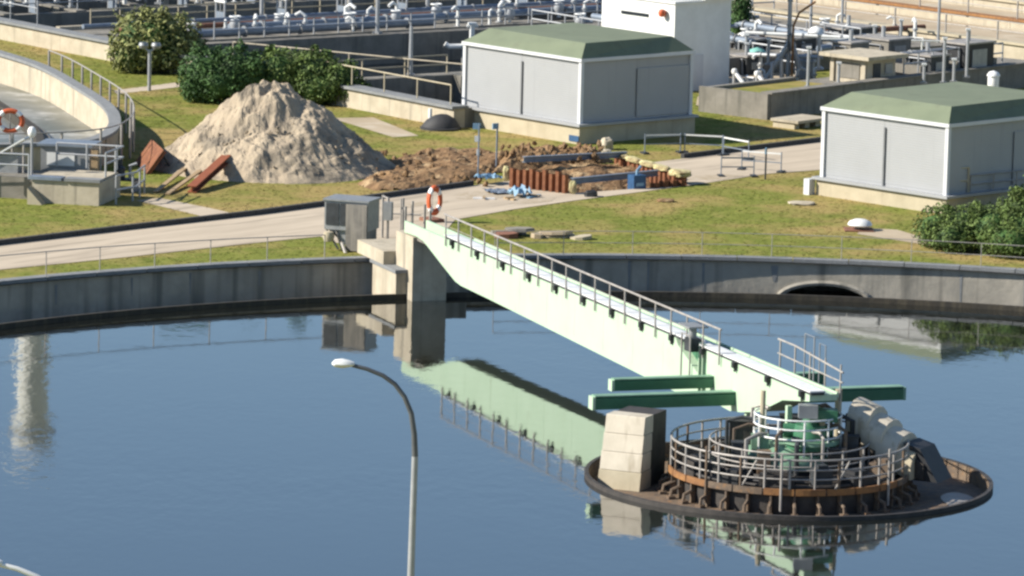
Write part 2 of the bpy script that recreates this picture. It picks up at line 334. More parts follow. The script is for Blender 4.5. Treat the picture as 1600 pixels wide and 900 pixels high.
for i in range(13): put('bracket', km, br, loc=(36.2-i*2.95, 0.02, DZ+.06))
pm = MB().tube([(0, 0, -.28), (0, 0, 1.0)], .036, 6).mesh('rail_post', 'rail_steel')
NP = 20
for i in range(NP): put('rail_post', pm, br, loc=(37.0-i*1.52, .06, DZ))
MB().tube([(37.2, .06, DZ+1.0), (8.0, .06, DZ+1.0)], .042, 8).build('handrail', 'rail_steel', br)
MB().tube([(37.2, .06, DZ+.55), (8.0, .06, DZ+.55)], .012, 6).build('mid_wire', 'rail_steel', br)
for i in range(5): put('rail_post', pm, br, loc=(5.6-i*1.3, -1.2, DZ))
MB().tube([(5.8, -1.2, DZ+1.0), (4.3, -1.2, DZ+1.0), (.2, -1.2, DZ+.75)], .036, 8).build('handrail', 'rail_steel', br)
MB().tube([(5.8, -1.2, DZ+.5), (.2, -1.2, DZ+.4)], .028, 8).build('mid_rail', 'rail_steel', br)
MB().tube([(3.6, -1.25, DZ), (3.6, -1.25, DZ+1.55), (2.8, -1.25, DZ+1.55), (2.8, -1.25, DZ)], .03, 6).build('ladder_hoop', 'galv', br)
MB().tube([(2.4, -1.28, DZ), (2.4, -1.28, DZ+1.4), (1.9, -1.28, DZ+1.4), (1.9, -1.28, DZ)], .025, 6).build('ladder_hoop', 'galv', br)
for i in range(8): MB().box(34.5-i*3.0-.02, 34.5-i*3.0+.02, .001, .004, 1.62-i*.015, DZ-.02).build('web_stiffener', 'pale_green', br)
# cross beams: real bars lying square to the bridge
def w2b(p):
    c, s_ = math.cos(-brz), math.sin(-brz); x, y = p[0]-BR[0], p[1]-BR[1]; return Vector((x*c-y*s_, x*s_+y*c, p[2]))
def beam(p0, p1, hw, mt='green', name='cross_beam'):
    a, b_ = w2b(p0), w2b(p1); e = (b_-a).normalized(); nrm = Vector((-e.y, e.x, 0)); m_ = MB(); q = hw*.62
    for t, mt_, nm in (((a, b_), mt, name),):
        prof = [(-hw, -hw), (hw, -hw), (hw, hw*.8), (q, hw), (-q, hw), (-hw, hw*.8)]
        vs = [t[0]+nrm*p+Vector((0, 0, z)) for p, z in prof]+[t[1]+nrm*p+Vector((0, 0, z)) for p, z in prof]; k = 6
        m_.add(vs, [(i, (i+1) % k, k+(i+1) % k, k+i) for i in range(k)]+[tuple(range(k)), tuple(range(k, 2*k))])
    o = m_.build(name, mt, br)
    for c_, sg in ((a, -1), (b_, 1)):
        mm = MB(); g0, g1 = c_, c_+e*(.10*sg); s2 = hw*1.05
        mm.add([g+nrm*p*s2+Vector((0, 0, z*s2)) for g in (g0, g1) for p, z in ((-1, -1), (1, -1), (1, 1), (-1, 1))], [(0, 1, 2, 3), (4, 5, 6, 7), (0, 1, 5, 4), (1, 2, 6, 5), (2, 3, 7, 6), (3, 0, 4, 7)]); mm.build('end_cap', 'mid_green' if sg > 0 else 'pale_green', o)
    mm = MB(); mm.add([g+nrm*p+Vector((0, 0, hw+z)) for g in (a, b_) for p, z in ((-hw*.95, .004), (hw*.95, .004), (hw*.95, .05), (-hw*.95, .05))], [(0, 1, 2, 3), (4, 5, 6, 7), (0, 1, 5, 4), (1, 2, 6, 5), (2, 3, 7, 6), (3, 0, 4, 7)]); mm.build('top_plate', 'mid_green', o)
    return o
beam((2.95, 176.75, 1.93), (14.0, 180.3, 1.93), .22)
beam((3.66, 179.05, 2.17), (11.2, 181.5, 2.17), .19)
# legs that carry the bridge end, down to the platform deck
for x, y in ((6.0, -.2), (2.2, -.1), (2.2, -1.15), (.5, -.6)): MB().box(x-.09, x+.09, y-.09, y+.09, .8, 2.5).build('leg', 'plinth' if x < 2 else 'pale_green', br)
# drive motor on the bridge
dm = thing('drive_motor', 'small dark gear motor on the bridge handrail side', 'motor', (BR[0]-.3525*10.4-.9358*.1, BR[1]+.9358*10.4-.3525*.1, DZ+.1), brz)
MB().box(-.28, .28, -.2, .25, -.25, .22).build('gearbox', 'dark_steel', dm); MB().tube([(0, .05, .22), (0, .05, .62)], .15, 12).build('motor', 'galv', dm, True)
MB().tube([(-.4, .3, -1.2), (-.4, .3, .35), (.4, .3, .35), (.4, .3, -1.2)], .035, 6).build('guard', 'rail_steel', dm); MB().box(-.5, .55, -.35, .4, .64, .70).build('cover', 'galv', dm)
# pier under the bridge end
pr = thing('bridge_pier', 'tall concrete pier under the far end of the green bridge', 'pier', (*BR, 0), brz)
MB().box(40.95, 43.1, -1.45, .06, -1.5, 2.68).build('pier_shaft', 'concrete_pale', pr)
MB().box(41.6, 44.6, .07, .55, -1.5, 1.1).build('pier_wing', 'concrete_pale', pr); MB().box(41.5, 44.8, .07, .62, 1.1, 1.24).build('pier_cap', 'coping', pr)
MB().box(43.1, 46.5, -1.45, .6, 1.242, 1.8).build('landing', 'concrete_pale', pr)
MB().box(41.6, 42.0, -2.6, -1.46, -1.5, .9).build('side_wall', 'concrete_wall', pr)

# ------------------------------------------------------------------ central platform (pan, drum, deck, railing)
cp = thing('central_platform', 'round rusty platform with dark rim at the centre of the tank', 'platform', (*PT, PZ))
MB().lathe([(RP-.12, -.2), (RP-.12, .53), (RP+.02, .53), (RP+.02, -.6), (RP-.3, -.6)], 96).build('pan_rim', 'pan_dark', cp, True)
MB().lathe([(3.4, -.06), (RP-.1, -.02)], 96).build('pan_floor', 'pan_rust', cp)
mp_ = MB(); mp_.add([(5.8+.55*math.cos(2*PI*i/24)*(1+.12*math.sin(2*PI*i/8)), -.9+1.5*math.sin(2*PI*i/24), -.018) for i in range(24)], [tuple(range(24))]).build('puddle', 'wet_film', cp, fix=False)
MB().lathe([(RP-.135, -.05), (RP-.135, .5), (RP-.125, .5)], 96).build('inner_lip', 'pan_rust', cp, True)
MB().lathe([(3.95, -.1), (3.95, .66)], 96).build('drum', 'pan_dark', cp, True)
MB().lathe([(2.2, .72), (4.13, .72), (4.15, .66), (2.2, .66)], 96).build('deck', 'pan_dark', cp)
for i in range(24):
    a0, a1 = 2*PI*i/24+.006, 2*PI*(i+1)/24-.006
    MB().lathe([(4.10, .64), (4.17, .64), (4.17, .86), (4.10, .86), (4.10, .64)], 4, a0=a0, a1=a1).build('kick_plate', 'orange_rust' if random.random() < .55 else 'pan_rust', cp)
bm_ = MB().box(3.95, 4.14, -.035, .035, -.05, .62).tube([(4.45, 0, -.04), (4.4, 0, .26), (4.0, 0, .40)], .06, 6).box(4.3, 4.55, -.12, .12, -.05, .05).mesh('port_bracket', 'pan_rust')
for i in range(32): put('port_bracket', bm_, cp, rz=2*PI*i/32)
pmm = MB().tube([(0, 0, 0), (0, 0, 1.12)], .045, 6).mesh('post', 'rail_steel'); pmr = MB().tube([(0, 0, 0), (0, 0, 1.12)], .05, 6).mesh('post', 'pan_rust')
for i in range(30):
    a = 2*PI*i/30+.06; put('post', pmm if i % 4 else pmr, cp, loc=(4.08*math.cos(a), 4.08*math.sin(a), .72))
for z in (1.84, 1.5, 1.18): MB().tube(arc((0, 0), 4.08, 0, 2*PI, 72, z), .04 if z > 1.8 else .03, 6).build('rail', 'rail_steel', cp)
mb = MB()
for a in (4.25, 5.05): MB().tube([(4.06*math.cos(a), 4.06*math.sin(a), .75), (4.06*math.cos(a+.14), 4.06*math.sin(a+.14), 1.8)], .035, 6).build('brace', 'rail_steel', cp)
for a in (3.93, 4.6, 5.6): MB().tube([(4.2*math.cos(a), 4.2*math.sin(a), .1), (4.2*math.cos(a), 4.2*math.sin(a), 2.05)], .05, 6).build('stanchion', 'pan_rust' if a < 4 else 'rail_steel', cp)
# inner rail of a slightly higher ring
for i in range(14):
    a = 2*PI*i/14; put('post', pmm, cp, loc=(2.75*math.cos(a), 2.75*math.sin(a), .72))
MB().tube(arc((0, 0), 2.75, 0, 2*PI, 48, 1.8), .032, 6).build('rail', 'rail_steel', cp); MB().tube(arc((0, 0), 2.75, 0, 2*PI, 48, 1.35), .026, 6).build('rail', 'rail_steel', cp)
for i, (r_, a, sx, sy, sz, mt_) in enumerate(((3.4, 3.5, .5, .35, .55, 'pan_dark'), (3.3, 4.1, .35, .5, .4, 'black'), (3.45, 4.55, .6, .3, .5, 'pan_dark'), (3.3, 5.0, .3, .3, .7, 'dark_steel'), (3.4, 5.4, .5, .4, .45, 'black'), (3.35, 5.9, .35, .35, .6, 'pan_rust'), (3.4, .3, .5, .4, .5, 'black'), (3.4, 2.9, .4, .4, .5, 'pan_rust'))):
    o = MB().box(-sx, sx, -sy, sy, 0, sz).box(-sx*.6, sx*.6, -sy*.6, sy*.6, sz, sz+.12).tube([(sx, 0, sz*.5), (sx+.5, .1, sz*.5), (sx+.6, .1, 0)], .05, 6).build('pump_unit', mt_, cp); o.location = (r_*math.cos(a), r_*math.sin(a), .722); o.rotation_euler = (0, 0, a+PI/2)
MB().tube(arc((0, 0), 3.7, 3.3, 6.1, 24, .85), .07, 6).build('ring_pipe', 'pan_dark', cp); MB().tube(arc((0, 0), 2.5, 3.3, 6.1, 24, .9), .09, 6).build('ring_pipe', 'pan_dark', cp)
# turntable drive
td = thing('turntable_drive', 'green turntable drive with motor in the middle of the platform', 'machine', (PT[0]-.05, PT[1]-.1, 1.05+PZ))
MB().lathe([(0, .62), (.9, .62), (1.1, .50), (1.5, .42), (1.65, .22), (1.65, 0)], 40).build('turntable', 'mid_green', td, True)
MB().lathe([(1.55, -.33), (1.55, 0)], 40).build('pedestal', 'black', td, True); MB().tube(arc((0, 0), 1.6, 0, 2*PI, 40, -.02), .05, 6).build('pedestal_rim', 'mid_green', td)  # drum painted black for the shaded voids under the drive
MB().lathe([(0, 1.42), (.55, 1.42), (.62, 1.1), (.62, .95), (.85, .9), (.85, .6)], 28, (.75, -.5, 0)).build('gear_housing', 'green', td, True)
MB().lathe([(.80, .78), (.97, .78), (.97, .92), (.80, .92), (.80, .78)], 28, (.75, -.5, 0)).build('flange', 'mid_green', td, True)
MB().tube([(.75, -.5, 1.4), (.75, -.5, 1.62), (.75, -.5, 2.05)], [.36, .30, .28], 16).build('motor', 'green', td, True)
MB().tube([(-.2, -.3, 1.15), (1.5, -.3, 1.15)], .24, 14).build('reducer', 'green', td, True)
MB().box(-1.3, -.7, -.7, -.2, .5, 1.0).build('control_box', 'mid_green', td); MB().tube([(-.9, .3, .6), (-.9, .3, 2.4)], .09, 8).build('column', 'plinth', td)
MB().tube([(1.7, .4, .4), (1.7, .4, 2.5)], .12, 10).build('column', 'plinth', td, True)
for i, (x, y, h_, r_, mt_) in enumerate(((-1.9, -.6, 1.5, .06, 'pan_rust'), (-1.5, -1.3, 1.2, .08, 'rail_steel'), (-.5, -1.8, 1.5, .06, 'pan_rust'), (.2, -1.75, 1.1, .09, 'dark_steel'), (1.1, -1.6, 1.4, .06, 'rail_steel'), (1.9, -.9, 1.6, .07, 'pan_rust'), (2.2, .2, 1.8, .09, 'dark_steel'), (-2.1, .6, 1.6, .07, 'dark_steel'), (1.5, 1.2, 2.1, .08, 'pan_rust'), (-1.2, 1.4, 2.0, .07, 'rail_steel'))):
    MB().tube([(x, y, -.32), (x, y, h_*.8), (x*.8+.1, y*.8, h_*.8+.15), (x*.55, y*.55, h_*.8+.1)], r_, 7).build('riser_pipe', mt_, td, True)
for i, (x, y, sx, sz, mt_) in enumerate(((-1.7, -1.0, .28, .8, 'dark_steel'), (1.6, -1.3, .3, .7, 'pan_dark'), (2.1, -.4, .28, 1.0, 'dark_steel'), (-.9, -1.5, .22, .6, 'pan_rust'), (.3, 1.5, .5, 1.3, 'dark_steel'), (-1.6, .9, .4, 1.2, 'pan_dark'))): MB().box(x-sx, x+sx, y-sx*.7, y+sx*.7, -.32, sz).box(x-sx*1.1, x+sx*1.1, y-sx*.8, y+sx*.8, sz, sz+.05).build('switch_case', mt_, td)
gal = thing('drive_gallery', 'white railed gallery around the drive under the bridge end', 'railing', (PT[0]+.25, PT[1]-.2, PZ+.30))
for z in (1.78, 2.12, 2.45): MB().tube(arc((0, 0), 1.5, PI*.75, 2.12*PI, 32, z), .034, 6).build('rail', 'white_paint', gal)
gpm = MB().tube([(0, 0, 1.2), (0, 0, 2.45)], .04, 6).mesh('post', 'white_paint')
for i in range(8): a = PI*(.75+1.37*i/7); put('post', gpm, gal, loc=(1.5*math.cos(a), 1.5*math.sin(a), 0))
MB().box(.35, 1.3, -1.0, -.4, 2.35, 2.75).build('switch_box', 'green', gal); MB().box(-.05, .6, -1.25, -.8, 2.5, 2.95).build('lamp_box', 'galv', gal)
# stepped concrete blocks on the pan
def chute(label, loc, rz, steps, wd, mts):
    t = thing('stepped_chute', label, 'chute', loc, rz, 'stepped chutes on the central platform')
    for i, (y0, y1, z0, z1) in enumerate(steps): MB().prism([(y0-.02, z0), (y1, z0), (y1, z1), (y0+.12, z1), (y0+.10, z1-.02)], 'x', -wd/2-.02*i, wd/2+.02*i).build('step', 'cream_white' if i < mts else 'plinth', t)
    return t
# local -y is the stepped face
c1 = chute('white four-step chute at the left edge of the platform pan', (PT[0]-5.45, PT[1]+.55, -.03+PZ), -.42,
      [(-.62, .2, 1.89, 2.5), (-.75, .1, 1.27, 1.87), (-.88, 0, .64, 1.25), (-1.01, 0, 0, .62)], 1.45, 3)
MB().box(-.70, .70, .205, 1.45, 0, 2.48).build('backing_wall', 'pan_dark', c1)  # dark colour stands in for shade on the block's unlit right side
c2 = thing('stepped_chute', 'cream ribbed chute sloping down to the right of the drive', 'chute', (PT[0]+2.5, PT[1]+1.0, 1.15+PZ), -.50, 'stepped chutes on the central platform')
for i in range(4):
    x0, zt, hw_ = i*.58-.15, 1.72-i*.40, .86+.03*i
    m_ = MB(); prof = [(-hw_, -.75), (-hw_, -.25), (-hw_*.8, .03), (-hw_*.4, .22), (hw_*.1, .28), (hw_*.55, .2), (hw_*.9, -.02), (hw_, -.3), (hw_, -.75)]
    vs = [(x0, p, zt+z) for p, z in prof]+[(x0+.78, p*1.03, zt+z-.26) for p, z in prof]; k = 9
    m_.add(vs, [(j, (j+1) % k, k+(j+1) % k, k+j) for j in range(k)]+[tuple(range(k)), tuple(range(k, 2*k))]); m_.build('rib_cover', 'cream_white' if i < 3 else 'plinth', c2, True)
MB().prism([(-.3, 0), (2.7, -.5), (2.7, .05), (-.3, 1.5)], 'y', -.64, .64).build('chute_body', 'pan_dark', c2)
MB().prism([(1.9, -.55), (3.2, -.55), (2.5, .55), (1.9, .7)], 'y', -.55, .7).build('shadow_wedge', 'black', c2)  # black body added where a shadow falls on the pan wall

# ------------------------------------------------------------------ bridge abutment: cabinet, ring, posts
cb = thing('hopper_cabinet', 'weathered grey steel cabinet on legs at the tank rim by the bridge', 'cabinet', (-6.95, 217.35, 1.2), -.33)
MB().box(-1.0, .98, -.65, .75, .75, 2.0).build('body', 'galv', cb)
MB().box(-1.06, 1.04, -.72, .82, 2.0, 2.08).build('lid', 'galv', cb)
for x0, x1 in ((-.92, -.34), (-.28, .30)): MB().box(x0, x1, -.68, -.652, .95, 1.9).build('door', 'dark_steel', cb)
MB().box(.02, .97, -.76, .5, -.1, 1.9).build('lower_bin', 'bin_brown', cb)
MB().prism([(-.9, .75), (.1, .75), (.1, .1), (-.1, .1)], 'y', -.5, .4).build('hopper', 'galv', cb)
for x in (-.95, -.5): MB().tube([(x, -.55, .75), (x*.4, -.55, -.1)], .05, 6).build('leg', 'rail_steel', cb)
MB().tube([(-.15, -.7, .2), (.5, -1.5, -.55)], .07, 6).build('discharge_pipe', 'rail_steel', cb); MB().lathe([(0, .25), (.2, .2), (.26, 0), (.2, -.2), (0, -.25)], 12, (-.75, -.75, .45)).build('valve', 'plinth', cb, True)
fr = thing('gate_frame', 'grey steel posts and bars at the landing of the green bridge', 'frame', (-5.1, 221.0, ZG), -.3)
for x, y, h_ in ((-.55, -.3, 1.9), (-.1, -.9, 1.9), (.35, -.2, 1.8), (.8, -1.2, 1.6), (1.15, .4, 1.5), (-.3, -2.2, 1.5), (.1, .3, 1.7), (.55, .5, 1.6), (-.75, -1.2, 1.7), (.6, -.7, 1.5), (1.5, .1, 1.3)): MB().tube([(x, y, 0), (x, y, h_)], .055, 6).build('post', 'rail_steel', fr)
MB().tube([(-.55, -.3, 1.1), (1.15, -.1, 1.1)], .035, 6).build('bar', 'rail_steel', fr); MB().tube([(-.55, -.3, 1.85), (-.1, -.9, 1.85)], .035, 6).build('bar', 'rail_steel', fr)
MB().box(-.28, .1, -1.05, -.8, .9, 1.7).build('meter_box', 'galv', fr)
def lifebuoy(label, loc, R_, r_, rx, rz, post=True):
    t = thing('lifebuoy', label, 'lifebuoy', loc, rz, 'lifebuoys'); k = 4
    for i in range(8):
        a0 = 2*PI*i/8-.39; long = i % 2 == 0
        a0 = PI/4*i-(.30 if long else .02); a1 = a0+(.90 if long else .0)
    for i in range(4):
        for s0, s1, mt_ in ((-.55, .55, 'orange'), (.55, 1.02, 'white_plastic')):
            a0, a1 = PI/2*i+s0, PI/2*i+s1; m_ = MB(); m_.tube([(R_*math.cos(a0+(a1-a0)*j/8), 0, R_*math.sin(a0+(a1-a0)*j/8)) for j in range(9)], r_, 10); m_.build('ring_segment', mt_, t, True)
    if post:
        MB().tube([(0, r_+.05, -1.25), (0, r_+.05, R_)], .035, 6).build('stand_post', 'rail_steel', t)
        MB().box(-.05, .05, 0, r_+.05, R_-r_, R_-r_+.05).build('hook', 'rail_steel', t)
    return t
lb = lifebuoy('orange and white lifebuoy standing at the bridge landing', (-3.55, 226.0, 2.05), .50, .14, 0, .55)
lb.scale = (.60, 1, 1.08)
MB().box(-.5, .7, -.2, .8, -1.02, -.78).build('stand_base', 'brick_red', lb)

# ------------------------------------------------------------------ street lamps in the foreground
def lamp(label, x, y, rz=0):
    t = thing('street_lamp', label, 'street lamp', (x, y, ZG), rz, 'foreground street lamps')
    Z = ZG; pts = [(0, 0, 0), (0, 0, 3), (0.03, 0, 7), (.06, 0, 9.3-Z+.3)]
    cur = [(.06, 0, 9.5-.2), (.03, 0, 9.85), (-.05, 0, 10.35), (-.22, 0, 10.75), (-.46, 0, 11.06), (-.76, 0, 11.27), (-1.15, 0, 11.42), (-1.5, 0, 11.5)]
    MB().tube(pts[:3]+cur[:1], [.13, .11, .085, .078], 12).build('pole', 'pole_grey', t, True)
    MB().tube(cur, [.078, .07, .065, .062, .058, .055, .05, .05], 12).build('curved_arm', 'arm_grey', t, True)
    MB().lathe([(0, .0), (.2, .01), (.2, .5), (.14, .55)], 12, (0, 0, 0)).build('base', 'pole_grey', t, True)
    m_ = MB()
    sec = [(-1.45, .05, .05), (-1.55, .12, .09), (-1.75, .16, .13), (-1.93, .13, .10), (-2.0, .03, .02)]
    vs = []
    for xx, wy, hz in sec:
        for j in range(10): a = 2*PI*j/10; vs.append((xx, wy*math.cos(a), 11.53+hz*math.sin(a)*(1 if math.sin(a) > 0 else .8)))
    m_.add(vs, [(i*10+j, i*10+(j+1) % 10, (i+1)*10+(j+1) % 10, (i+1)*10+j) for i in range(4) for j in range(10)]+[tuple(range(10)), tuple(range(40, 50))])
    m_.build('lamp_head', 'white_paint', t, True)
    return t
lamp('slender grey street lamp with curved arm standing before the water', -2.31, 122)
lp2 = lamp('street lamp at the bottom left corner showing only its arm top', -8.40, 98.2); lp2.children[1].data.materials[0] = M['white_paint']

# ------------------------------------------------------------------ the two clad buildings
def clad_building(label, loc, rz, L1, L2, h, plinth, seams, extra=False):
    t = thing('clad_building', label, 'building', (*loc, ZG), rz, 'white clad plant buildings')
    E_ = .10
    MB().box(-L1-.1, .12, -.12, L2+.1, -.2, plinth-.10).build('plinth', 'plinth', t)
    MB().box(-L1-.25, .3, -.30, L2+.2, plinth-.10, plinth+.02).build('plinth_ledge', 'clad', t)
    z0, z1 = plinth+.02, h
    MB().box(-L1+.12, -.12, .12, L2-.12, z0, z1-.06).build('core', 'clad', t)
    k = 2
    for i in range(k):
        x0, x1 = -L1+.16+(L1-.32)*i/k, -L1+.16+(L1-.32)*(i+1)/k; m_ = MB(); nr = 26
        for r_ in range(nr):
            za, zb = z0+.12+(z1-z0-.35)*r_/nr, z0+.12+(z1-z0-.35)*(r_+1)/nr; m_.add([(x0+.03, .115, za), (x1-.09, .115, za), (x1-.09, .109, (za+zb)/2), (x0+.03, .109, (za+zb)/2), (x1-.09, .115, zb), (x0+.03, .115, zb)], [(0, 1, 2, 3), (3, 2, 4, 5)])
        m_.build('cladding_panel', 'clad', t)
    for i in range(k):
        y0, y1 = .16+(L2-.32)*i/k, .16+(L2-.32)*(i+1)/k; m_ = MB(); nr = 26; yy = .085 if i else .115
        for r_ in range(nr):
            za, zb = z0+.12+(z1-z0-(.35 if i == 0 else .8))*r_/nr, z0+.12+(z1-z0-(.35 if i == 0 else .8))*(r_+1)/nr
            xa, xb = (-.115, -.109) if i == 0 else (-.06, -.054); m_.add([(xa, y0+.03, za), (xa, y1-.06, za), (xb, y1-.06, (za+zb)/2), (xb, y0+.03, (za+zb)/2), (xa, y1-.06, zb), (xa, y0+.03, zb)], [(0, 1, 2, 3), (3, 2, 4, 5)])
        m_.build('side_panel', 'clad', t)
    for x, y in ((-.10, .10), (-L1+.10, .10), (-.10, L2-.1)): MB().box(x-.10, x+.10, y-.10, y+.10, z0, z1-.05).build('corner_post', 'clad_trim', t)
    sx = -L1*.5; MB().box(sx-.055, sx+.03, .03, .108, z0, z1-.55).build('downpipe', 'bin_grey', t)
    MB().box(-L1-.06, .06, -.06, .06, z1-.14, z1+.03).build('gutter', 'clad_trim', t); MB().box(-.06, .06, .062, L2+.06, z1-.14, z1+.03).build('gutter', 'clad_trim', t)
    i_ = .95; rh = .72; o = .02; q = MB(); b4 = [(-L1-o, -o), (o, -o), (o, L2+o), (-L1-o, L2+o)]; t4 = [(-L1+i_, i_), (-i_+.55, i_-.35), (-i_+.3, L2-i_), (-L1+i_, L2-i_)]
    zb = z1+.032
    ro = None
    top = MB().add([(x, y, zb+rh) for x, y in t4], [(0, 1, 2, 3)]).build('roof', 'roof_green', t, fix=False)
    for i in range(4):
        j = (i+1) % 4; MB().add([(*b4[i], zb), (*b4[j], zb), (*t4[j], zb+rh), (*t4[i], zb+rh)], [(0, 1, 2, 3)]).build('roof_slope', 'roof_green', top, fix=False)
    return t
b1 = clad_building('white clad building with green roof beside the excavation, shrub pile behind', (3.19, 254.7), -.85, 9.1, 7.7, 4.27, 1.0, 2)
b1['label'] = 'white clad building with flat green mansard roof, left of the two'
MB().box(-.62, .10, -.16, -.125, .12, .42).build('blue_plate', 'blue', b1)
b2 = clad_building('white clad building with green roof behind the hedge, right of the two', (19.8, 232.7), -.79, 7.8, 9.5, 4.15, .85, 2)
MB().box(-8.35, -8.0, -.5, -.1, -.1, .75).build('corner_stub', 'clad_trim', b2)
railing('step_railing', 'white tubular railing at the corner of the right clad building', [(20.1, 233.3, 1.9), (20.9, 233.9, 1.9)], .8, 1.2, (1.0, .5), .05, 'plinth')
railing('step_railing', 'grey railing along the shaded side of the right clad building', [(21.0, 234.0, 1.9), (24.5, 237.0, 1.9)], 1.8, .8, (1.0, .5), .035, 'rail_steel')

# ------------------------------------------------------------------ aeration basins
bz = thing('aeration_basin', 'long concrete aeration basins with dark water cells behind the shrubs', 'basin', (*BO, 0), -BT)
ZB = 2.05
def bw(x0, x1, y0, y1, z0=-.6, z1=ZB, mt='concrete', nm='wall'): return MB().box(x0, x1, y0, y1, z0, z1).build(nm, mt, bz)
bw(-61, -.5, 0, .7, mt='concrete_pale'); MB().box(-61, -.4, -.18, .85, ZB, ZB+.14).build('coping', 'coping', bz)
bw(-61, -59, .7, 49); bw(-40.5, -39.6, .7, 49); bw(-32.2, -31, .7, 49, z1=ZB-.002); bw(-14, -13, .7, 49, z1=ZB-.004); bw(-1.8, -.5, .7, 10, z1=ZB-.003)
bw(-31, -14, 27, 49, z1=ZB-.006); bw(-13, -1.8, 9, 10, z1=ZB-.006); bw(-39.6, -32.2, .7, 30, z1=ZB-.01); bw(-59, -40.5, 48, 49, z1=ZB-.012)
for i, (x0, x1, y0, y1) in enumerate(CELLS): MB().add([(x0-.1, y0-.1, .35), (x1+.1, y0-.1, .35), (x1+.1, y1+.1, .35), (x0-.1, y1+.1, .35)], [(0, 1, 2, 3)]).build('cell_water', 'basin_water', bz, fix=False)
MB().box(-40.6, -40.2, .8, 48, ZB, ZB+.22).build('edge_beam', 'concrete_pale', bz); MB().box(-32.3, -31.9, .8, 48, ZB, ZB+.10).build('edge_beam', 'concrete', bz)
MB().box(-50, -49.4, .8, 48, -.5, ZB-.1).build('baffle_wall', 'concrete', bz)
for y in range(4, 48, 4): MB().box(-59.02, -58.8, y-.2, y+.2, .3, ZB-.2).build('wall_rib', 'concrete_pale', bz)
def bl(x, y, z): q = bas(x, y); return (q[0], q[1], z)
# air pipes with flanges on the walkways
def pipe(label, pts, r, mt='pipe_blue', flanges=5, group='air pipes on the basin walkways', posts=True):
    P = [Vector(p) for p in pts]; t = thing('air_pipe', label, 'pipe', P[0], 0, group); P = [p-P[0] for p in P]
    MB().tube(P, r, 12).build('pipe_run', mt, t, True); e = P[-1]-P[0]
    for i in range(flanges):
        c = P[0]+e*((i+.5)/flanges); d = e.normalized()*.05; MB().tube([c-d, c+d], r*1.4, 12).build('flange', 'galv', t, True)
        if posts: MB().box(c.x-.08, c.x+.08, c.y-.08, c.y+.08, -(P[0].z+pts[0][2]-ZB), c.z-r*.5).build('support', 'galv', t)
    return t
pipe('long blue-grey pipe on the near walkway, closest to the shrubs', [bl(-33.0, 3, 2.38), bl(-33.0, 22, 2.38)], .24, flanges=5)
pipe('blue-grey pipe on the near walkway, second from the shrubs', [bl(-35.0, 9, 2.42), bl(-35.0, 44, 2.42)], .22, flanges=8)
pipe('thin blue-grey pipe along the far side of the near walkway', [bl(-38.0, 1, 2.5), bl(-38.0, 46, 2.5)], .14, flanges=9)
pipe('rust brown drain pipe lying low on the near walkway', [bl(-37.2, 3, 2.3), bl(-37.2, 46, 2.3)], .15, 'brick_red', flanges=6)
pipe('grey pipe on the basin at the top left of the picture', [bl(-51.8, 6, 2.85), bl(-51.8, 22, 2.85)], .24, flanges=3)
pipe('pale grey pipe high above the upper basin cell', [bl(-55.0, 4, 3.3), bl(-55.0, 30, 3.3)], .12, 'pole_grey', flanges=4)
# white valve stands
def valve(label, p, s_=1.0):
    t = thing('valve_stand', label, 'valve', p, random.uniform(-.4, .4), 'valve stands on the basin walkways')
    MB().tube([(0, 0, 0), (0, 0, 1.0*s_)], .13*s_, 10).build('stem', 'white_paint', t, True)
    MB().lathe([(0, .35), (.26, .28), (.34, 0), (.26, -.28), (0, -.35)], 14, (0, 0, .62*s_)).build('valve_body', 'pole_grey', t, True)
    MB().tube(arc((0, 0), .34*s_, 0, 2*PI, 18, 1.1*s_), .045, 6).build('hand_wheel', 'white_paint', t, True)
    MB().box(-.36*s_, .36*s_, -.03, .03, 1.06*s_, 1.12*s_).build('spoke', 'white_paint', t)
    MB().tube([(0, 0, .62*s_), (.8*s_, .2, .62*s_)], .12*s_, 10).build('branch', 'pipe_blue', t, True)
words = ['nearest the bushes', 'second from the bushes', 'third from the bushes', 'fourth from the bushes', 'fifth from the bushes', 'sixth from the bushes', 'seventh from the bushes', 'eighth from the bushes', 'ninth from the bushes']
for i, y in enumerate((5.5, 9.2, 13, 16.5, 20.5, 24.2, 28, 32.5, 37)): valve('white valve stand on the near walkway, '+words[i], bl(-33.6-(i % 3)*1.1, y, ZB), .8+.12*(i % 2))
for i, (x, y) in enumerate(((-52.5, 5.0), (-54, 9), (-51, 12), (-53.2, 17), (-51.5, 23))): valve('white valve on the upper basin cell bridge, '+['leftmost', 'second from left', 'middle of five', 'fourth from left', 'rightmost'][i], bl(x, y, ZB+.05), 1.1)
spm = MB().tube([(0, 0, 0), (0, 0, .85), (.25, 0, 1.0), (.5, 0, .85)], .085, 8).mesh('riser', 'white_paint', True); spf = MB().lathe([(0, 0), (.2, 0), (.2, .06), (0, .06)], 10).mesh('foot_flange', 'pole_grey'); spc = MB().tube([(0, 0, .45), (0, .0, .55)], .15, 10).mesh('collar', 'pole_grey')
def standpipe(label, p, grp):
    t = thing('standpipe', label, 'pipe', p, random.uniform(0, 6.2), grp); put('riser', spm, t); put('foot_flange', spf, t); put('collar', spc, t); sc_ = random.uniform(.8, 1.3); t.scale = (sc_, sc_, sc_)
def ordinal(i): return str(i+1)+('th' if 9 < i < 13 else {1: 'st', 2: 'nd', 3: 'rd'}.get((i+1) % 10, 'th'))
for i in range(22): standpipe('short white bent standpipe on the near basin walkway, '+ordinal(i)+' from the bushes', bl(-32.6-random.choice((0, 1.2, 3.1, 4.6)), 4+i*1.95+random.uniform(-.5, .5), ZB), 'standpipes on the near walkway')
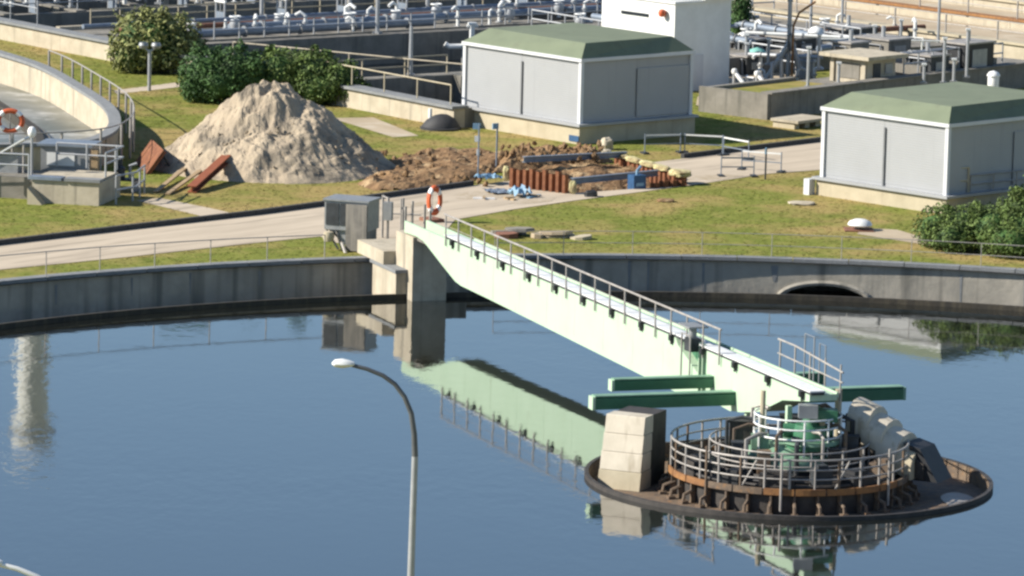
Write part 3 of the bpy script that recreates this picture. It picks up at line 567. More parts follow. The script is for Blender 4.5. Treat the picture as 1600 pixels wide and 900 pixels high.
for i in range(14): standpipe('short white bent standpipe above the upper basin cell, '+ordinal(i)+' from left', bl(-49.7-random.uniform(0, 6), 2.5+i*2.4, ZB-.05), 'standpipes over the upper cell')
sps = sorted([bl(-30+random.uniform(0, 15), 28+random.uniform(0, 18), ZB) for _ in range(16)], key=lambda p: p[0]/p[1])
for i, p in enumerate(sps): standpipe('short white bent standpipe on the slab right of the white block, '+ordinal(i)+' from left', p, 'standpipes on the rear slab')
def gate(label, p):
    t = thing('sluice_gate', label, 'gate', p, -BT, 'sluice gates on the near walkway')
    for x in (-.45, .45): MB().tube([(x, 0, 0), (x, 0, 1.35)], .07, 6).build('frame_post', 'pole_grey', t)
    MB().box(-.55, .55, -.07, .07, 1.35, 1.5).build('cross_head', 'white_paint', t); MB().tube([(0, 0, .2), (0, 0, 1.85)], .04, 6).build('spindle', 'galv', t); MB().tube(arc((0, 0), .26, 0, 2*PI, 14, 1.75), .035, 6).build('hand_wheel', 'white_paint', t); MB().box(-.4, .4, -.03, .03, 0, .8).build('gate_leaf', 'pipe_blue', t)
for i, y in enumerate((11, 15.3, 19.6, 24, 28.4, 33, 37.5, 42)): gate('white framed sluice gate on the near walkway, '+['leftmost', 'second from left', 'third from left', 'fourth from left', 'fourth from right', 'third from right', 'second from right', 'rightmost'][i], bl(-39.0, y, ZB))
for i, y in enumerate((5, 10.5, 15.5, 20.5)): gate('white framed sluice gate over the upper basin cell, '+['leftmost', 'second from left', 'third from left', 'rightmost'][i], bl(-50.0, y, ZB-.1))
for y in (3, 8, 13, 18, 23): MB().box(-58.9, -49.5, y-.35, y+.35, ZB-.12, ZB-.02).build('cell_bridge', 'concrete', bz)
for i, (x, y) in enumerate(((-28, 29), (-24.5, 30.5), (-20.5, 29.5), (-27, 34), (-22.5, 35.5), (-17.5, 33), (-26, 40), (-20, 41))): valve('white valve stand on the slab right of the white block, '+['first', 'second', 'third', 'fourth', 'fifth', 'sixth', 'seventh', 'eighth'][i]+' from the left', bl(x, y, ZB), .9)
pipe('blue-grey pipe on the slab right of the white block, nearest', [bl(-30, 31.5, 2.6), bl(-15, 31.5, 2.6)], .2, flanges=5)
pipe('blue-grey pipe on the slab right of the white block, farthest', [bl(-30, 37, 2.6), bl(-15, 37, 2.6)], .2, flanges=5)
pipe('rust brown pipe on the slab right of the white block', [bl(-18, 28, 2.5), bl(-18, 47, 2.5)], .16, 'brick_red', flanges=5)
# tall steel columns over the basins
colm = MB().tube([(0, 0, 0), (0, 0, 9.5)], [.13, .09], 8).mesh('shaft', 'pole_grey', True); colb = MB().box(-.22, .22, -.22, .22, 0, .12).mesh('base_plate', 'galv'); cola = MB().tube([(0, 0, 9.3), (.9, 0, 9.5)], .05, 6).mesh('arm', 'pole_grey')
cols = [(-53.5, 5.2), (-51, 8.2), (-53, 11.8), (-50.6, 14.2), (-52.2, 19.6), (-45.4, 19.6), (-39.9, 14.5), (-39.9, 20.8), (-39.9, 26.5), (-39.9, 32.5), (-31.6, 17), (-13.5, 6.5)]
cw = ['far left above the lit basin wall', 'second from the left edge', 'third from the left edge', 'fourth from left, beside the grey pipe', 'just right of the olive bush top', 'above the dark bush', 'on the walkway, first after the bushes', 'on the walkway, second after the bushes', 'on the walkway, third after the bushes', 'on the walkway nearest the white building', 'at the edge of the dark near cell', 'by the near basin rail']
for (x, y), c_ in zip(cols, cw):
    hh = 1 if y > 7 or x < -50 else .28
    t = thing('lamp_column', 'slim grey steel column '+c_, 'column', bl(x, y, ZB), random.uniform(0, 6), 'steel columns over the basins')
    o = put('shaft', colm, t); o.scale = (1, 1, hh); put('base_plate', colb, t)
    if hh == 1: put('arm', cola, t)
# railings of the basins
def brl(label, pts, sp=2.2, h_=1.05, r_=.035, mt='rail_steel', rails=(1, .5)): return railing('basin_railing', label, [bl(*p) for p in pts], sp, h_, rails, r_, mt, 'railings on the basins')
brl('railing along the near walkway above the dark cell', [(-32.0, 6, ZB+.1), (-32.0, 47, ZB+.1)], 1.7, 1.0, .045, 'pole_grey')
brl('railing along the far side of the near walkway', [(-40.4, 3, ZB+.22), (-40.4, 47, ZB+.22)], 2.0, .9, .04, 'plinth')
brl('low railing on the front wall beside the left clad building', [(-16, .3, ZB+.14), (-1.2, .3, ZB+.14)], 3.0, 1.0, .04, 'plinth', (1,))
brl('railing crossing from front wall along the near cell edge', [(-13.6, .6, ZB), (-13.6, 9, ZB)], 2.4, 1.0, .04, 'plinth')
brl('sloping railing over the dark near cell', [(-24, 2, ZB), (-6, 8.9, ZB)], 4.2, .95, .04, 'concrete_pale', (1,))
brl('railing on the front wall at the far left', [(-60, .4, ZB+.14), (-42, .4, ZB+.14)], 3, 1.0, .03, 'pole_grey', (1,))
brl('railing along the edge of the slab behind the white block', [(-30.6, 27.4, ZB), (-14.4, 27.4, ZB)], 1.6, 1.05, .045, 'pole_grey')
brl('railing across the slab behind the white block', [(-30.6, 39, ZB), (-14.4, 39, ZB)], 1.6, 1.05, .045, 'pole_grey')
brl('railing over the upper basin cell', [(-49.7, 2, ZB), (-49.7, 46, ZB)], 3, 1.0, .04, 'pole_grey')
def ubend(label, p, rz, s_):
    t = thing('bent_pipe', label, 'pipe', p, rz, 'white bent pipes in the basins')
    MB().tube([(-.95*s_, 0, .15*s_), (-.7*s_, 0, 0), (.2*s_, 0, .02), (.55*s_, 0, .18*s_), (.62*s_, 0, .6*s_), (.62*s_, 0, 1.3*s_)], .16*s_, 10).build('pipe_run', 'white_paint', t, True)
    MB().tube([(.62*s_, 0, 1.3*s_), (.62*s_, 0, 1.42*s_)], .27*s_, 12).build('flange', 'white_paint', t, True); MB().tube([(.1*s_, 0, .0), (.1*s_, 0, -1.2)], .08, 8).build('support', 'galv', t)
    MB().tube([(.3*s_, 0, 1.2*s_), (.95*s_, 0, 1.2*s_)], .1*s_, 8).build('cross_piece', 'white_paint', t)
ubend('white bent pipe over the near basin cell by the left clad building', bl(-29.5, 21.5, 1.3), .1, 1.0)
ubend('white bent pipe over the upper basin cell above the bushes', bl(-52, 26, 1.9), .1, 1.0)
ubend('white bent pipe over the upper basin cell near the middle', bl(-48, 33, 2.2), .1, .9)

# ------------------------------------------------------------------ white block behind building 1
wb = thing('white_block', 'tall white rendered block behind the left clad building', 'building', (8.5, 277.8, ZG), -.85)
MB().box(-4.8, 0, 0, 4.2, -.2, 4.85).build('wall', 'white_paint', wb); MB().box(-4.9, .1, -.1, 4.3, 4.85, 4.98).build('roof', 'white_paint', wb)
MB().box(-6.2, -1.2, .25, 3.6, 4.98, 8.5).build('upper_wall', 'white_paint', wb); MB().box(-6.2, -4.8, .25, 3.6, -.2, 4.98).build('rear_wall', 'white_paint', wb)
f_ = MB().box(-5.6, -3.2, .20, .248, 5.3, 6.3).build('window', 'glass', wb); MB().box(-5.7, -3.1, .12, .24, 5.2, 5.3).build('sill', 'clad_trim', f_)
MB().box(-4.3, -2.1, -.05, -.002, 3.95, 4.12).build('slot_window', 'glass', wb); MB().box(.002, .04, 1.4, 2.2, 0, 2.0).build('door', 'clad_trim', wb)
MB().box(-1.0, .25, 2.0, 5.0, 4.99, 5.5).build('roof_unit', 'white_paint', wb)
sr = MB().lathe([(0, .22), (.16, .18), (.22, 0), (.16, -.18), (0, -.22)], 14).build('siren_body', 'orange', None, True)
sg_ = thing('warning_light', 'round orange warning lamp on the wall of the white block', 'lamp', (8.5-1.05*math.cos(-.85)*1+.0, 277.8-1.05*math.sin(-.85)-.35, ZG+4.3)); sr.parent = sg_; MB().tube([(0, 0, 0), (.15, .25, 0)], .05, 6).build('bracket', 'galv', sg_)

# ------------------------------------------------------------------ right background basins
G0 = (3.19, 254.7); GT = .85
def gg(a, b_): return (G0[0]-math.cos(GT)*a+math.sin(GT)*b_, G0[1]+math.sin(GT)*a+math.cos(GT)*b_)
rb = thing('settling_basin', 'raised concrete basins with dark shaded flank behind the right building', 'basin', (13.33, 266.8, ZG), -.708)
MB().box(-.6, 0, 0, 27, -.2, 1.33).build('flank_wall', 'concrete', rb); MB().box(-.66, .08, -.05, 27.05, 1.33, 1.42).build('coping', 'concrete', rb)
MB().box(-4.2, -.61, .3, 7.6, -.2, 1.12).build('turf_top', 'grass', rb); MB().box(-4.5, -.61, 7.61, 26.9, -.2, 1.05).build('service_slab', 'concrete', rb)
MB().box(-4.6, -4.21, 0, 7.6, -.2, 1.3).build('back_wall', 'concrete', rb); MB().box(-4.6, 0, -.3, -.055, -.2, 1.36).build('end_wall', 'concrete', rb)
for y in (14.2, 17.5, 21): MB().box(-4.4, -.7, y, y+.3, 1.06, 1.75).build('cell_wall', 'concrete', rb)
ht = thing('concrete_hut', 'small concrete hut with overhanging flat roof', 'hut', (18.85, 274.75, ZG+1.05), -.76)
MB().box(-2.5, 0, 0, 2.4, -.2, 1.35).build('wall', 'concrete_pale', ht); MB().box(-3.0, .5, -.5, 2.9, 1.35, 1.55).build('roof_slab', 'concrete_pale', ht)
for x in (-2.5, -.28): MB().box(x, x+.25, -.12, -.004, 0, 1.34).build('pilaster', 'concrete_pale', ht)
MB().box(-2.0, -.5, -.05, -.004, .25, 1.05).build('recess_panel', 'concrete', ht); MB().box(.004, .05, .5, 1.1, 0, 1.1).build('door', 'dark_steel', ht); MB().box(.004, .06, 1.5, 2.1, .5, 1.05).build('vent_panel', 'galv', ht)
# long pale walls and terraces further back
for i, (b0, a0, a1, hgt, dep, mt_, nm, lab) in enumerate(((45.5, 2, 40, 1.3, .5, 'concrete_pale', 'channel_wall', 'long cream concrete channel wall, nearest of three behind the hut'), (56, -6, 48, 1.2, .5, 'concrete_pale', 'channel_wall', 'long cream concrete channel wall, middle of three'), (63.5, -6, 60, 1.3, .5, 'concrete_pale', 'channel_wall', 'long cream concrete channel wall, farthest of three'))):
    t = thing(nm, lab, 'wall', (*gg(a0, b0), ZG), -GT, 'cream channel walls')
    L = a1-a0; k = round(L/5)
    for j in range(k): MB().box(-L*(j+1)/k+.03, -L*j/k, 0, dep, -.1, hgt).build('wall_panel', mt_, t)
    MB().box(-L, 0, -.15, dep+.2, hgt+.002, hgt+.14).build('coping', 'plinth' if i != 1 else 'orange_rust', t)
    railing('channel_railing', 'grey railing on the '+['nearest', 'middle', 'farthest'][i]+' cream channel wall', [(*gg(a0+.2, b0+.2), ZG+hgt+.14), (*gg(a1-.2, b0+.2), ZG+hgt+.14)], 4.0, 1.1, (1, .5), .03, 'rail_steel', 'railings on the channel walls', pr=.06)
def slab(name, a0, a1, b0, b1, z, mt): cdt_sheet(name, [gg(a0, b0), gg(a1, b0), gg(a1, b1), gg(a0, b1)], [], z, mt)
slab('terrace', 2, 42, 46.1, 55.9, ZG+.7, 'tan_slab'); slab('terrace', -6, 50, 56.6, 63.4, ZG+.75, 'tan_slab'); slab('terrace', -6, 60, 64.1, 70, ZG+.8, 'plinth'); slab('terrace', -6, 60, 70.05, 73, ZG+.8, 'pink_slab'); slab('terrace', -20, 80, 73.1, 130, ZG+.05, 'tan_slab')
cdt_sheet('yard', [(9.6, 272.2), (11.9, 270.6), (13.4, 273.0), (14.6, 282), (17, 290), (24, 300), (18, 306), (12.5, 300), (11.5, 285), (9.8, 276)], [], ZG+.014, 'tan_slab')
# plant equipment between the buildings
def gpipe(label, pts, r, mt, fl=2, grp='pipework between the buildings'): return pipe(label, pts, r, mt, fl, grp, False)
for i, (x, y, lab) in enumerate(((12.0, 277.4, 'left inclined screw lift with pale frame, right of the white block'), (13.2, 276.6, 'right inclined screw lift with pale frame, nearer the dark wall'))):
    t = thing('screw_lift', lab, 'machine', (x, y, ZG), -.1, 'screw lifts')
    MB().tube([(-.15, 0, 1.25), (.75, -.6, .25)], .11, 8).build('screw_tube', 'white_paint', t); MB().tube([(-.2, .1, 0), (-.2, .1, 1.25)], .08, 8).build('mast', 'pole_grey', t)
    MB().lathe([(0, .17), (.14, .12), (.17, 0), (.14, -.12), (0, -.17)], 10, (-.18, 0, 1.3)).build('motor', 'white_paint', t, True); MB().box(.55, 1.2, -1.2, -.4, 0, .62).build('outlet_box', 'concrete_pale', t)
    MB().tube([(.2, .3, 0), (.2, .3, 1.0), (.9, -.2, 1.0), (.9, -.2, .6)], .05, 6).build('guard_bar', 'pole_grey', t)
t = thing('manhole_slab', 'pale concrete slab cover on short piers by the road', 'slab', (15.2, 265.2, ZG), -.708)
MB().box(-.6, 1.2, -2.4, .3, .32, .46).build('cover', 'concrete_pale', t)
for y in (-2.1, -1.2, -.3): MB().box(-.5, .9, y-.2, y+.2, 0, .32).build('pier', 'plinth', t)
gpipe('pale bent standpipe left of the tall slanted pipe', [(14.0, 280.3, ZG), (14.0, 280.3, ZG+1.5), (14.5, 280.2, ZG+1.75), (14.55, 280.2, ZG)], .10, 'pole_grey', 3)
gpipe('grey crossed pipe frame at the foot of the slanted pipe', [(13.8, 282.5, ZG+.3), (14.9, 282.2, ZG+2.2), (15.0, 282.2, ZG+2.9), (15.6, 282.3, ZG+1.0)], .16, 'pole_grey', 3)
gpipe('tall pole bending into a brown slanted jib right of the white block', [(15.2, 282, ZG+.2), (15.2, 282, ZG+3.4), (15.5, 282.2, ZG+4.1), (16.4, 282.6, ZG+4.7)], .065, 'orange_rust', 3)
gpipe('tall grey lattice pole beside the brown jib', [(15.0, 282.4, ZG), (15.0, 282.4, ZG+5.4)], .12, 'pole_grey', 4)
gpipe('blue-grey horizontal pipe behind the hut', [(17.0, 288, ZG+1.5), (22.5, 294, ZG+1.5)], .22, 'pipe_blue', 4)
gpipe('grey header pipe right of the hut', [(21.0, 279.5, ZG+2.2), (25.5, 284.5, ZG+2.2)], .16, 'pole_grey', 4)
gpipe('pale pipe run left of the hut', [(13.0, 287, ZG+1.2), (17.0, 284.5, ZG+1.4)], .12, 'pole_grey', 3)
gpipe('thin white pipe above the dark housings', [(13.0, 292, ZG+1.9), (19.5, 290.5, ZG+1.9)], .10, 'white_paint', 3)
for i, (x, y, z, c_) in enumerate(((13.55, 288.6, .0, 'teal lid'), (16.2, 286.2, .0, 'grey lid'), (17.2, 294.5, 1.0, 'bright domed lid'), (25.7, 274.9, 1.1, 'white dome beside the right roof'))):
    t = thing('round_vessel', 'small round steel vessel with '+c_, 'vessel', (x, y, ZG+z), 0, 'round vessels'); q = (.9, .9, .7, .55)[i]
    MB().lathe([(0, 0), (.55*q, 0), (.55*q, 1.0*q), (.5*q, 1.1*q)], 20).build('shell', ('wood', 'galv', 'galv', 'white_paint')[i], t, True); MB().lathe([(.66*q, 1.05*q), (.66*q, 1.16*q), (.45*q, 1.45*q), (0, 1.6*q)], 20).build('lid', ('teal', 'galv', 'white_paint', 'white_paint')[i], t, True)
posts_ = ((13.0, 290.3, 0, 1.9, 'left of the teal-lidded vessel'), (12.9, 287.5, 0, 1.7, 'before the dark housing by the white block'), (13.9, 282.8, 1.1, 1.4, 'behind the bent standpipe'), (15.55, 272.4, 1.1, 2.1, 'on the turf edge left of the hut'), (17.3, 274.3, 1.1, 1.1, 'at the left corner of the hut'), (16.6, 281.0, 1.1, 1.9, 'on the slab behind the turf'), (22.0, 275.6, 1.1, 1.0, 'right of the hut, first of four'), (23.1, 276.0, 1.1, 2.4, 'right of the hut, second of four'), (23.7, 276.6, 1.1, 1.2, 'right of the hut, third of four'), (24.6, 279, 1.1, 2.6, 'right of the hut, last of four'), (20.0, 286.5, 0, 3.0, 'behind the hut roof, left'), (21.6, 288, 0, 3.2, 'behind the hut roof, right'), (17.0, 297, 0, 4.2, 'above the bright domed vessel'), (19.2, 303, 0, 4.0, 'before the nearest cream wall, left'), (24.5, 297.5, 0, 3.8, 'before the nearest cream wall, right'))
for x, y, z, h_, c_ in posts_:
    t = thing('steel_post', 'pale steel post '+c_, 'post', (x, y, ZG+z), 0, 'steel posts among the pipework'); MB().tube([(0, 0, 0), (0, 0, h_)], .085, 8).build('shaft', 'pole_grey', t); MB().box(-.18, .18, -.18, .18, 0, .08).build('base_plate', 'galv', t); MB().box(-.13, .13, -.13, .13, h_, h_+.1).build('cap', 'white_paint', t)
for i, p in enumerate(sorted([(random.uniform(12.4, 18.6), random.uniform(279, 297), ZG) for _ in range(14)], key=lambda p: p[0]/p[1])): standpipe('short white bent standpipe among the pipework left of the hut, '+ordinal(i)+' from left', p, 'standpipes left of the hut')
railing('plant_railing', 'pale railing on the flank wall right of the hut', [(21.0, 277.0, ZG+1.42), (27, 284.0, ZG+1.42)], 1.4, 1.1, (1, .5), .045, 'pole_grey', 'plant railings')
railing('plant_railing', 'pale railing left of the slanted pipe', [(12.6, 291, ZG), (16.5, 286.6, ZG)], 1.2, 1.5, (1, .5), .05, 'pole_grey', 'plant railings')
railing('plant_railing', 'white railing behind the concrete hut', [(17.2, 290.5, ZG+.6), (24.5, 291, ZG+.6)], 1.6, 1.2, (1, .5), .05, 'white_paint', 'plant railings')
railing('plant_railing', 'white railing before the nearest cream wall', [(16.0, 299, ZG), (23.5, 296, ZG)], 1.6, 1.4, (1, .5), .05, 'white_paint', 'plant railings')
for i, (x, y, z_, sx, sy, sz, mt_, lab) in enumerate(((13.2, 291.0, 0, 1.7, 1.6, 1.5, 'black', 'black machine housing right of the white block'), (12.9, 287.0, 0, 1.2, 1.5, 1.0, 'dark_steel', 'low dark machine housing under the vessels'), (15.9, 291.5, 0, 2.2, 1.8, 1.6, 'dark_steel', 'dark housing behind the slanted pipe'), (18.3, 280.5, 1.0, 1.3, 1.6, 1.6, 'concrete', 'grey concrete cabinet left of the hut'), (22.6, 278.6, 1.0, 1.8, 1.6, 1.2, 'dark_steel', 'dark steel housing right of the hut'), (24.6, 280.6, 1.0, 1.6, 2.6, 1.7, 'black', 'black machine housing right of the hut, largest'), (20.6, 283.5, 0, 2.4, 2.0, 2.5, 'concrete', 'grey concrete block behind the hut roof'), (19.0, 296.5, 0, 2.0, 3.0, 1.7, 'dark_steel', 'dark round-backed housing below the cream wall'))):
    t = thing('machine_housing', lab, 'machine', (x, y, ZG+z_), -.75, 'machine housings'); MB().box(-sx, 0, 0, sy, 0, sz).build('casing', mt_, t); MB().box(-sx-.1, .1, -.1, sy+.1, sz+.002, sz+.1).build('top_plate', 'rail_steel', t); MB().box(.003, .05, sy*.25, sy*.75, .3, sz-.3).build('vent_grille', 'galv', t); MB().tube([(-sx*.5, sy*.5, sz+.1), (-sx*.5, sy*.5, sz+.7)], .12, 8).build('vent_stub', 'pole_grey', t)
    MB().tube([(-sx*.8, -.05, 0), (-sx*.8, -.12, sz*.9), (-sx*.2, -.12, sz*.9), (-sx*.2, -.05, 0)], .06, 6).build('pipe_loop', 'pole_grey', t)

# ------------------------------------------------------------------ left neighbour tank
def offs(path, d):
    out = []
    for i, p in enumerate(path):
        a, b_ = path[max(i-1, 0)], path[min(i+1, len(path)-1)]; tx, ty = b_[0]-a[0], b_[1]-a[1]; L = math.hypot(tx, ty); out.append((p[0]-ty/L*d, p[1]+tx/L*d))
    return out
def ribbon(path, d0, d1, z0, z1):
    A, B = offs(path, d0), offs(path, d1); m_ = MB()
    for i in range(len(path)-1):
        m_.add([(*A[i], z0), (*A[i+1], z0), (*B[i+1], z0), (*B[i], z0), (*A[i], z1), (*A[i+1], z1), (*B[i+1], z1), (*B[i], z1)], [(4, 5, 6, 7), (0, 1, 5, 4), (2, 3, 7, 6)])
    m_.f += []; return m_
lt = thing('settling_tank', 'pale concrete settling tank with rounded end at the left edge of the picture', 'tank', (0, 0, 0))
ribbon(LPATH, 0, -.32, -.4, 2.30).build('wall', 'concrete_pale', lt)
# coping in blocks, following the rounded wall
seg = 9
for i in range(0, len(LPATH)-1, seg): ribbon(LPATH[max(0, i):i+seg+1], .12, -.48, 2.302, 2.46).build('coping_block', 'coping', lt)
ribbon(LPATH, -3.6, -4.0, -.4, 1.25).build('launder_wall', 'baffle', lt); ribbon(LPATH, -3.2, -3.5, -.4, 1.02).build('launder_edge', 'concrete', lt)
ribbon(LPATH, -7.6, -7.9, -.4, 1.15).build('inner_wall', 'concrete_pale', lt)
wl = [p for p in LPATH if p[0] > -59]; cdt = MB(); cdt.add([(*p, .78) for p in offs(LPATH, -.25)], [tuple(range(len(LPATH)))]).build('sludge_surface', 'sludge', lt)
for i in range(6, len(LPATH)-6, 10):
    a = LPATH[i]; b_ = LPATH[i+1]; o = MB().box(-.02, .06, -.12, .12, 1.0, 2.3).build('wall_rib', 'concrete_pale', lt); o.location = (a[0], a[1], 0); o.rotation_euler = (0, 0, math.atan2(b_[0]-a[0], -(b_[1]-a[1])))
railing('guard_railing', 'dark railing posts around the outside of the left settling tank', [(*p, ZG) for p in offs(LPATH, .75)[30:]], 2.4, 2.0, (1.0,), .035, 'rail_steel', pr=.07)
lifebuoy('orange lifebuoy on the rail of the left settling tank', (-23.75, 238.6, 3.55), .56, .14, 0, .1).scale = (1, 1, .85)

# ------------------------------------------------------------------ sludge pit structure lower left
sp = thing('sludge_pit', 'low concrete sludge pit with steel lids at the left edge', 'pit', (-18.72, 228.5, ZG), -.22)
MB().box(-3.15, 0, 0, 3.3, -.2, 1.05).build('chamber', 'concrete_pale', sp)
MB().box(-9.5, -3.16, .9, 3.3, -.2, 1.0).build('rear_chamber', 'concrete', sp)
for x0, x1, mt_ in ((-3.3, -1.75, 'pipe_blue'), (-1.6, .08, 'coping')): MB().box(x0, x1, -.12, .55, 1.06, 1.2).build('lid', mt_, sp)
MB().box(-3.1, -.1, .7, 3.2, 1.06, 1.14).build('lid', 'concrete_pale', sp)
MB().prism([(-3.15, -.15), (-2.3, -.15), (-3.15, .75)], 'y', -.7, -.003).build('buttress', 'plinth', sp)
railing('pit_railing', 'pale railing on the right side of the sludge pit', [(-18.5, 229.4, ZG+1.2), (-17.9, 231.9, ZG+1.2), (-21.0, 232.6, ZG+1.2)], 1.3, 1.1, (1, .55), .045, 'pole_grey', 'railings of the sludge pit')
railing('pit_railing', 'pale railing beside the path right of the sludge pit', [(-18.0, 229.2, ZG), (-17.2, 230.6, ZG), (-17.0, 233.0, ZG)], 1.5, 1.3, (1, .5), .045, 'pole_grey', 'railings of the sludge pit')
railing('pit_railing', 'pale railing along the left part of the sludge pit', [(-28, 230.8, ZG+1), (-22.0, 229.7, ZG+1)], 1.6, 1.1, (1, .55), .045, 'pole_grey', 'railings of the sludge pit')
pc = thing('pump_cabinet', 'grey pump cabinet with flat top behind the sludge pit lids', 'cabinet', (-20.5, 232.9, ZG), -.15)
MB().box(-1.3, 1.0, 0, 1.6, 0, 2.1).build('casing', 'galv', pc); MB().box(-1.45, 1.15, -.15, 1.75, 2.1, 2.2).build('top', 'pipe_blue', pc); MB().box(-1.0, .3, -.04, -.002, 1.2, 1.8).build('panel', 'white_paint', pc); MB().box(1.1, 1.4, -.1, .3, 0, 2.0).build('timber_post', 'wood', pc)
tp = thing('tilted_hatch', 'white steel hatch plate tilted open at the left picture edge', 'hatch', (-23.1, 231.3, ZG+1.05), -.2)
MB().box(-1.2, .9, 0, 1.5, 1.0, 1.07, Matrix.Rotation(-.55, 3, 'Y')).build('plate', 'white_paint', tp); MB().box(-.9, .4, .2, 1.3, -.1, .75).build('frame', 'galv', tp); MB().tube([(.7, .1, 0), (.7, .1, 1.3)], .05, 6).build('prop', 'rail_steel', tp)
gl = thing('globe_lamp', 'short grey post with white globe at the sludge pit', 'lamp', (-22.0, 231.0, ZG+1)); MB().tube([(0, 0, 0), (0, 0, 1.75)], .06, 8).build('post', 'pole_grey', gl); MB().lathe([(0, .28), (.12, .24), (.2, .08), (.18, -.12), (.08, -.22)], 14, (0, 0, 1.95)).build('globe', 'white_plastic', gl, True)
pb = thing('parts_rack', 'rack of dark pump parts behind the pit railing', 'rack', (-17.9, 233.6, ZG), -.3)
MB().box(-.7, .5, -.3, .4, .5, .58).build('shelf', 'dark_steel', pb); MB().lathe([(0, .0), (.25, 0), (.25, .5), (.12, .6), (.12, .9)], 12, (-.3, 0, .58)).build('pump_body', 'dark_steel', pb, True); MB().tube([(.2, 0, .58), (.2, 0, 1.2), (.5, .1, 1.3)], .08, 8).build('pump_elbow', 'galv', pb, True)
for x in (-.65, .45): MB().box(x-.05, x+.05, -.3, .4, 0, .5).build('leg', 'galv', pb)

# ------------------------------------------------------------------ heaps
def nz3(x, y, s_, seed=0): return noise.fractal(Vector((x*s_+seed, y*s_-seed, seed*.37)), 1.0, 2.1, 5)
PC = (-11.65, 243.6); PRD = 6.1
mb = MB(); NR, NT = 84, 260
for i in range(NR+1):
    r = PRD*1.06*i/NR
    for j in range(NT):
        a = 2*PI*j/NT; x, y = r*math.cos(a), r*math.sin(a)
        wob = 1+.07*noise.noise(Vector((math.cos(a)*1.3, math.sin(a)*1.3, 3)))
        rr = r/(PRD*wob); hgt = 4.5*(1-rr)**1.05*(1+.12*math.exp(-((x+2.6)**2+(y+.6)**2)/3)) if rr < 1 else -.08
        top = math.exp(-(r/.9)**2)*.35; hgt -= top
        rid = .16*noise.noise(Vector((math.cos(a)*3.5, math.sin(a)*3.5, r*.4)))*min(1, r/1.2)*max(0, 1-rr)**.5*1.6+.42*noise.noise(Vector((x*.55, y*.55, 4)))*min(1, max(0, (1-rr)*3))
        hgt += rid+.13*nz3(x*2.2, y*2.2, 1.1, 6)*min(1, max(0, (1.03-rr)*6))+.24*nz3(x, y, 1.1, 2)*min(1, max(0, (1.04-rr)*5)); hgt = max(hgt, -.1) if rr < 1.02 else -.1
        mb.v.append((x, y, hgt))
for i in range(NR):
    for j in range(NT): mb.f.append((i*NT+j, i*NT+(j+1) % NT, (i+1)*NT+(j+1) % NT, (i+1)*NT+j))
pile = thing('sand_pile', 'large conical heap of excavated sandy earth on the grass', 'heap', (PC[0], PC[1], ZG))
mb.build('heap_body', 'sand', pile)
rock = []
for k in range(4):
    import bmesh
    bm = bmesh.new(); bmesh.ops.create_icosphere(bm, subdivisions=1, radius=1)
    for v in bm.verts: v.co *= 1+.45*noise.noise(v.co*1.3+Vector((k*7, 0, 0))); v.co.z *= .7
    me = bpy.data.meshes.new('clod'); bm.to_mesh(me); bm.free(); me.materials.append(M['sand' if k < 3 else 'soil']); rock.append(me)
for i in range(230):
    a = rng.uniform(0, 2*PI); rr = rng.uniform(.25, 1.02)**.6; r = rr*PRD
    o = put('clod', rock[i % 3], pile, loc=(r*math.cos(a), r*math.sin(a), max(0, 4.3*(1-rr))-.02)); s_ = float(rng.uniform(.03, .10))*(1.6 if rng.random() < .10 else 1); o.scale = (s_*1.2, s_, s_*.9); o.rotation_euler = (rng.uniform(0, 6), rng.uniform(0, 6), rng.uniform(0, 6))
def field(name, poly, hf, mt, parent, z0=ZG, res=.14, fall=1.0, low=-.06):
    p = np.array(poly); xs = np.arange(p[:, 0].min(), p[:, 0].max()+res, res); ys = np.arange(p[:, 1].min(), p[:, 1].max()+res, res*1.6)
    X, Y = np.meshgrid(xs, ys); ins = inpoly(X, Y, poly); d = np.where(ins, edged(X, Y, poly), 0); f_ = np.clip(d/fall, 0, 1)
    m_ = MB(); idx = -np.ones(X.shape, int)
    for i in range(X.shape[0]):
        for j in range(X.shape[1]):
            if ins[i, j]: idx[i, j] = len(m_.v); m_.v.append((X[i, j], Y[i, j], z0+low+f_[i, j]*(hf(X[i, j], Y[i, j])-low)))
    for i in range(X.shape[0]-1):
        for j in range(X.shape[1]-1):
            q = (idx[i, j], idx[i, j+1], idx[i+1, j+1], idx[i+1, j])
            if min(q) >= 0: m_.f.append(q)
    return m_.build(name, mt, parent, fix=False)
mound = thing('soil_mound', 'churned brown earth with wheel ruts beside the road', 'heap', (0, 0, 0))
field('mound_body', [(-7.6, 238.0), (-6.9, 245.2), (-4.6, 250.6), (-2.0, 252.0), (.2, 249.6), (-.6, 243.6), (-2.0, 239.3), (-4.7, 236.4), (-6.6, 235.6)], lambda x, y: .10+.26*abs(nz3(x, y, .8, 5))+.20*math.sin((x*.72-y*.70)*2.3+1.5*nz3(x, y, .3, 1))*nz3(x, y, .35, 9)+.28*max(0, nz3(x, y, .28, 3)), 'soil', mound, fall=.7)
spoil = thing('spoil_ridge', 'low ridge of brown clods along the back of the excavation', 'heap', (0, 0, 0))
field('ridge_body', [(-1.3, 242.4), (-.9, 247.0), (.8, 250.2), (3.9, 250.0), (5.0, 248.0), (.9, 244.2)], lambda x, y: .45+.45*abs(nz3(x, y, .9, 8))+.25*nz3(x, y, .4, 4), 'soil', spoil, fall=.8, res=.11)
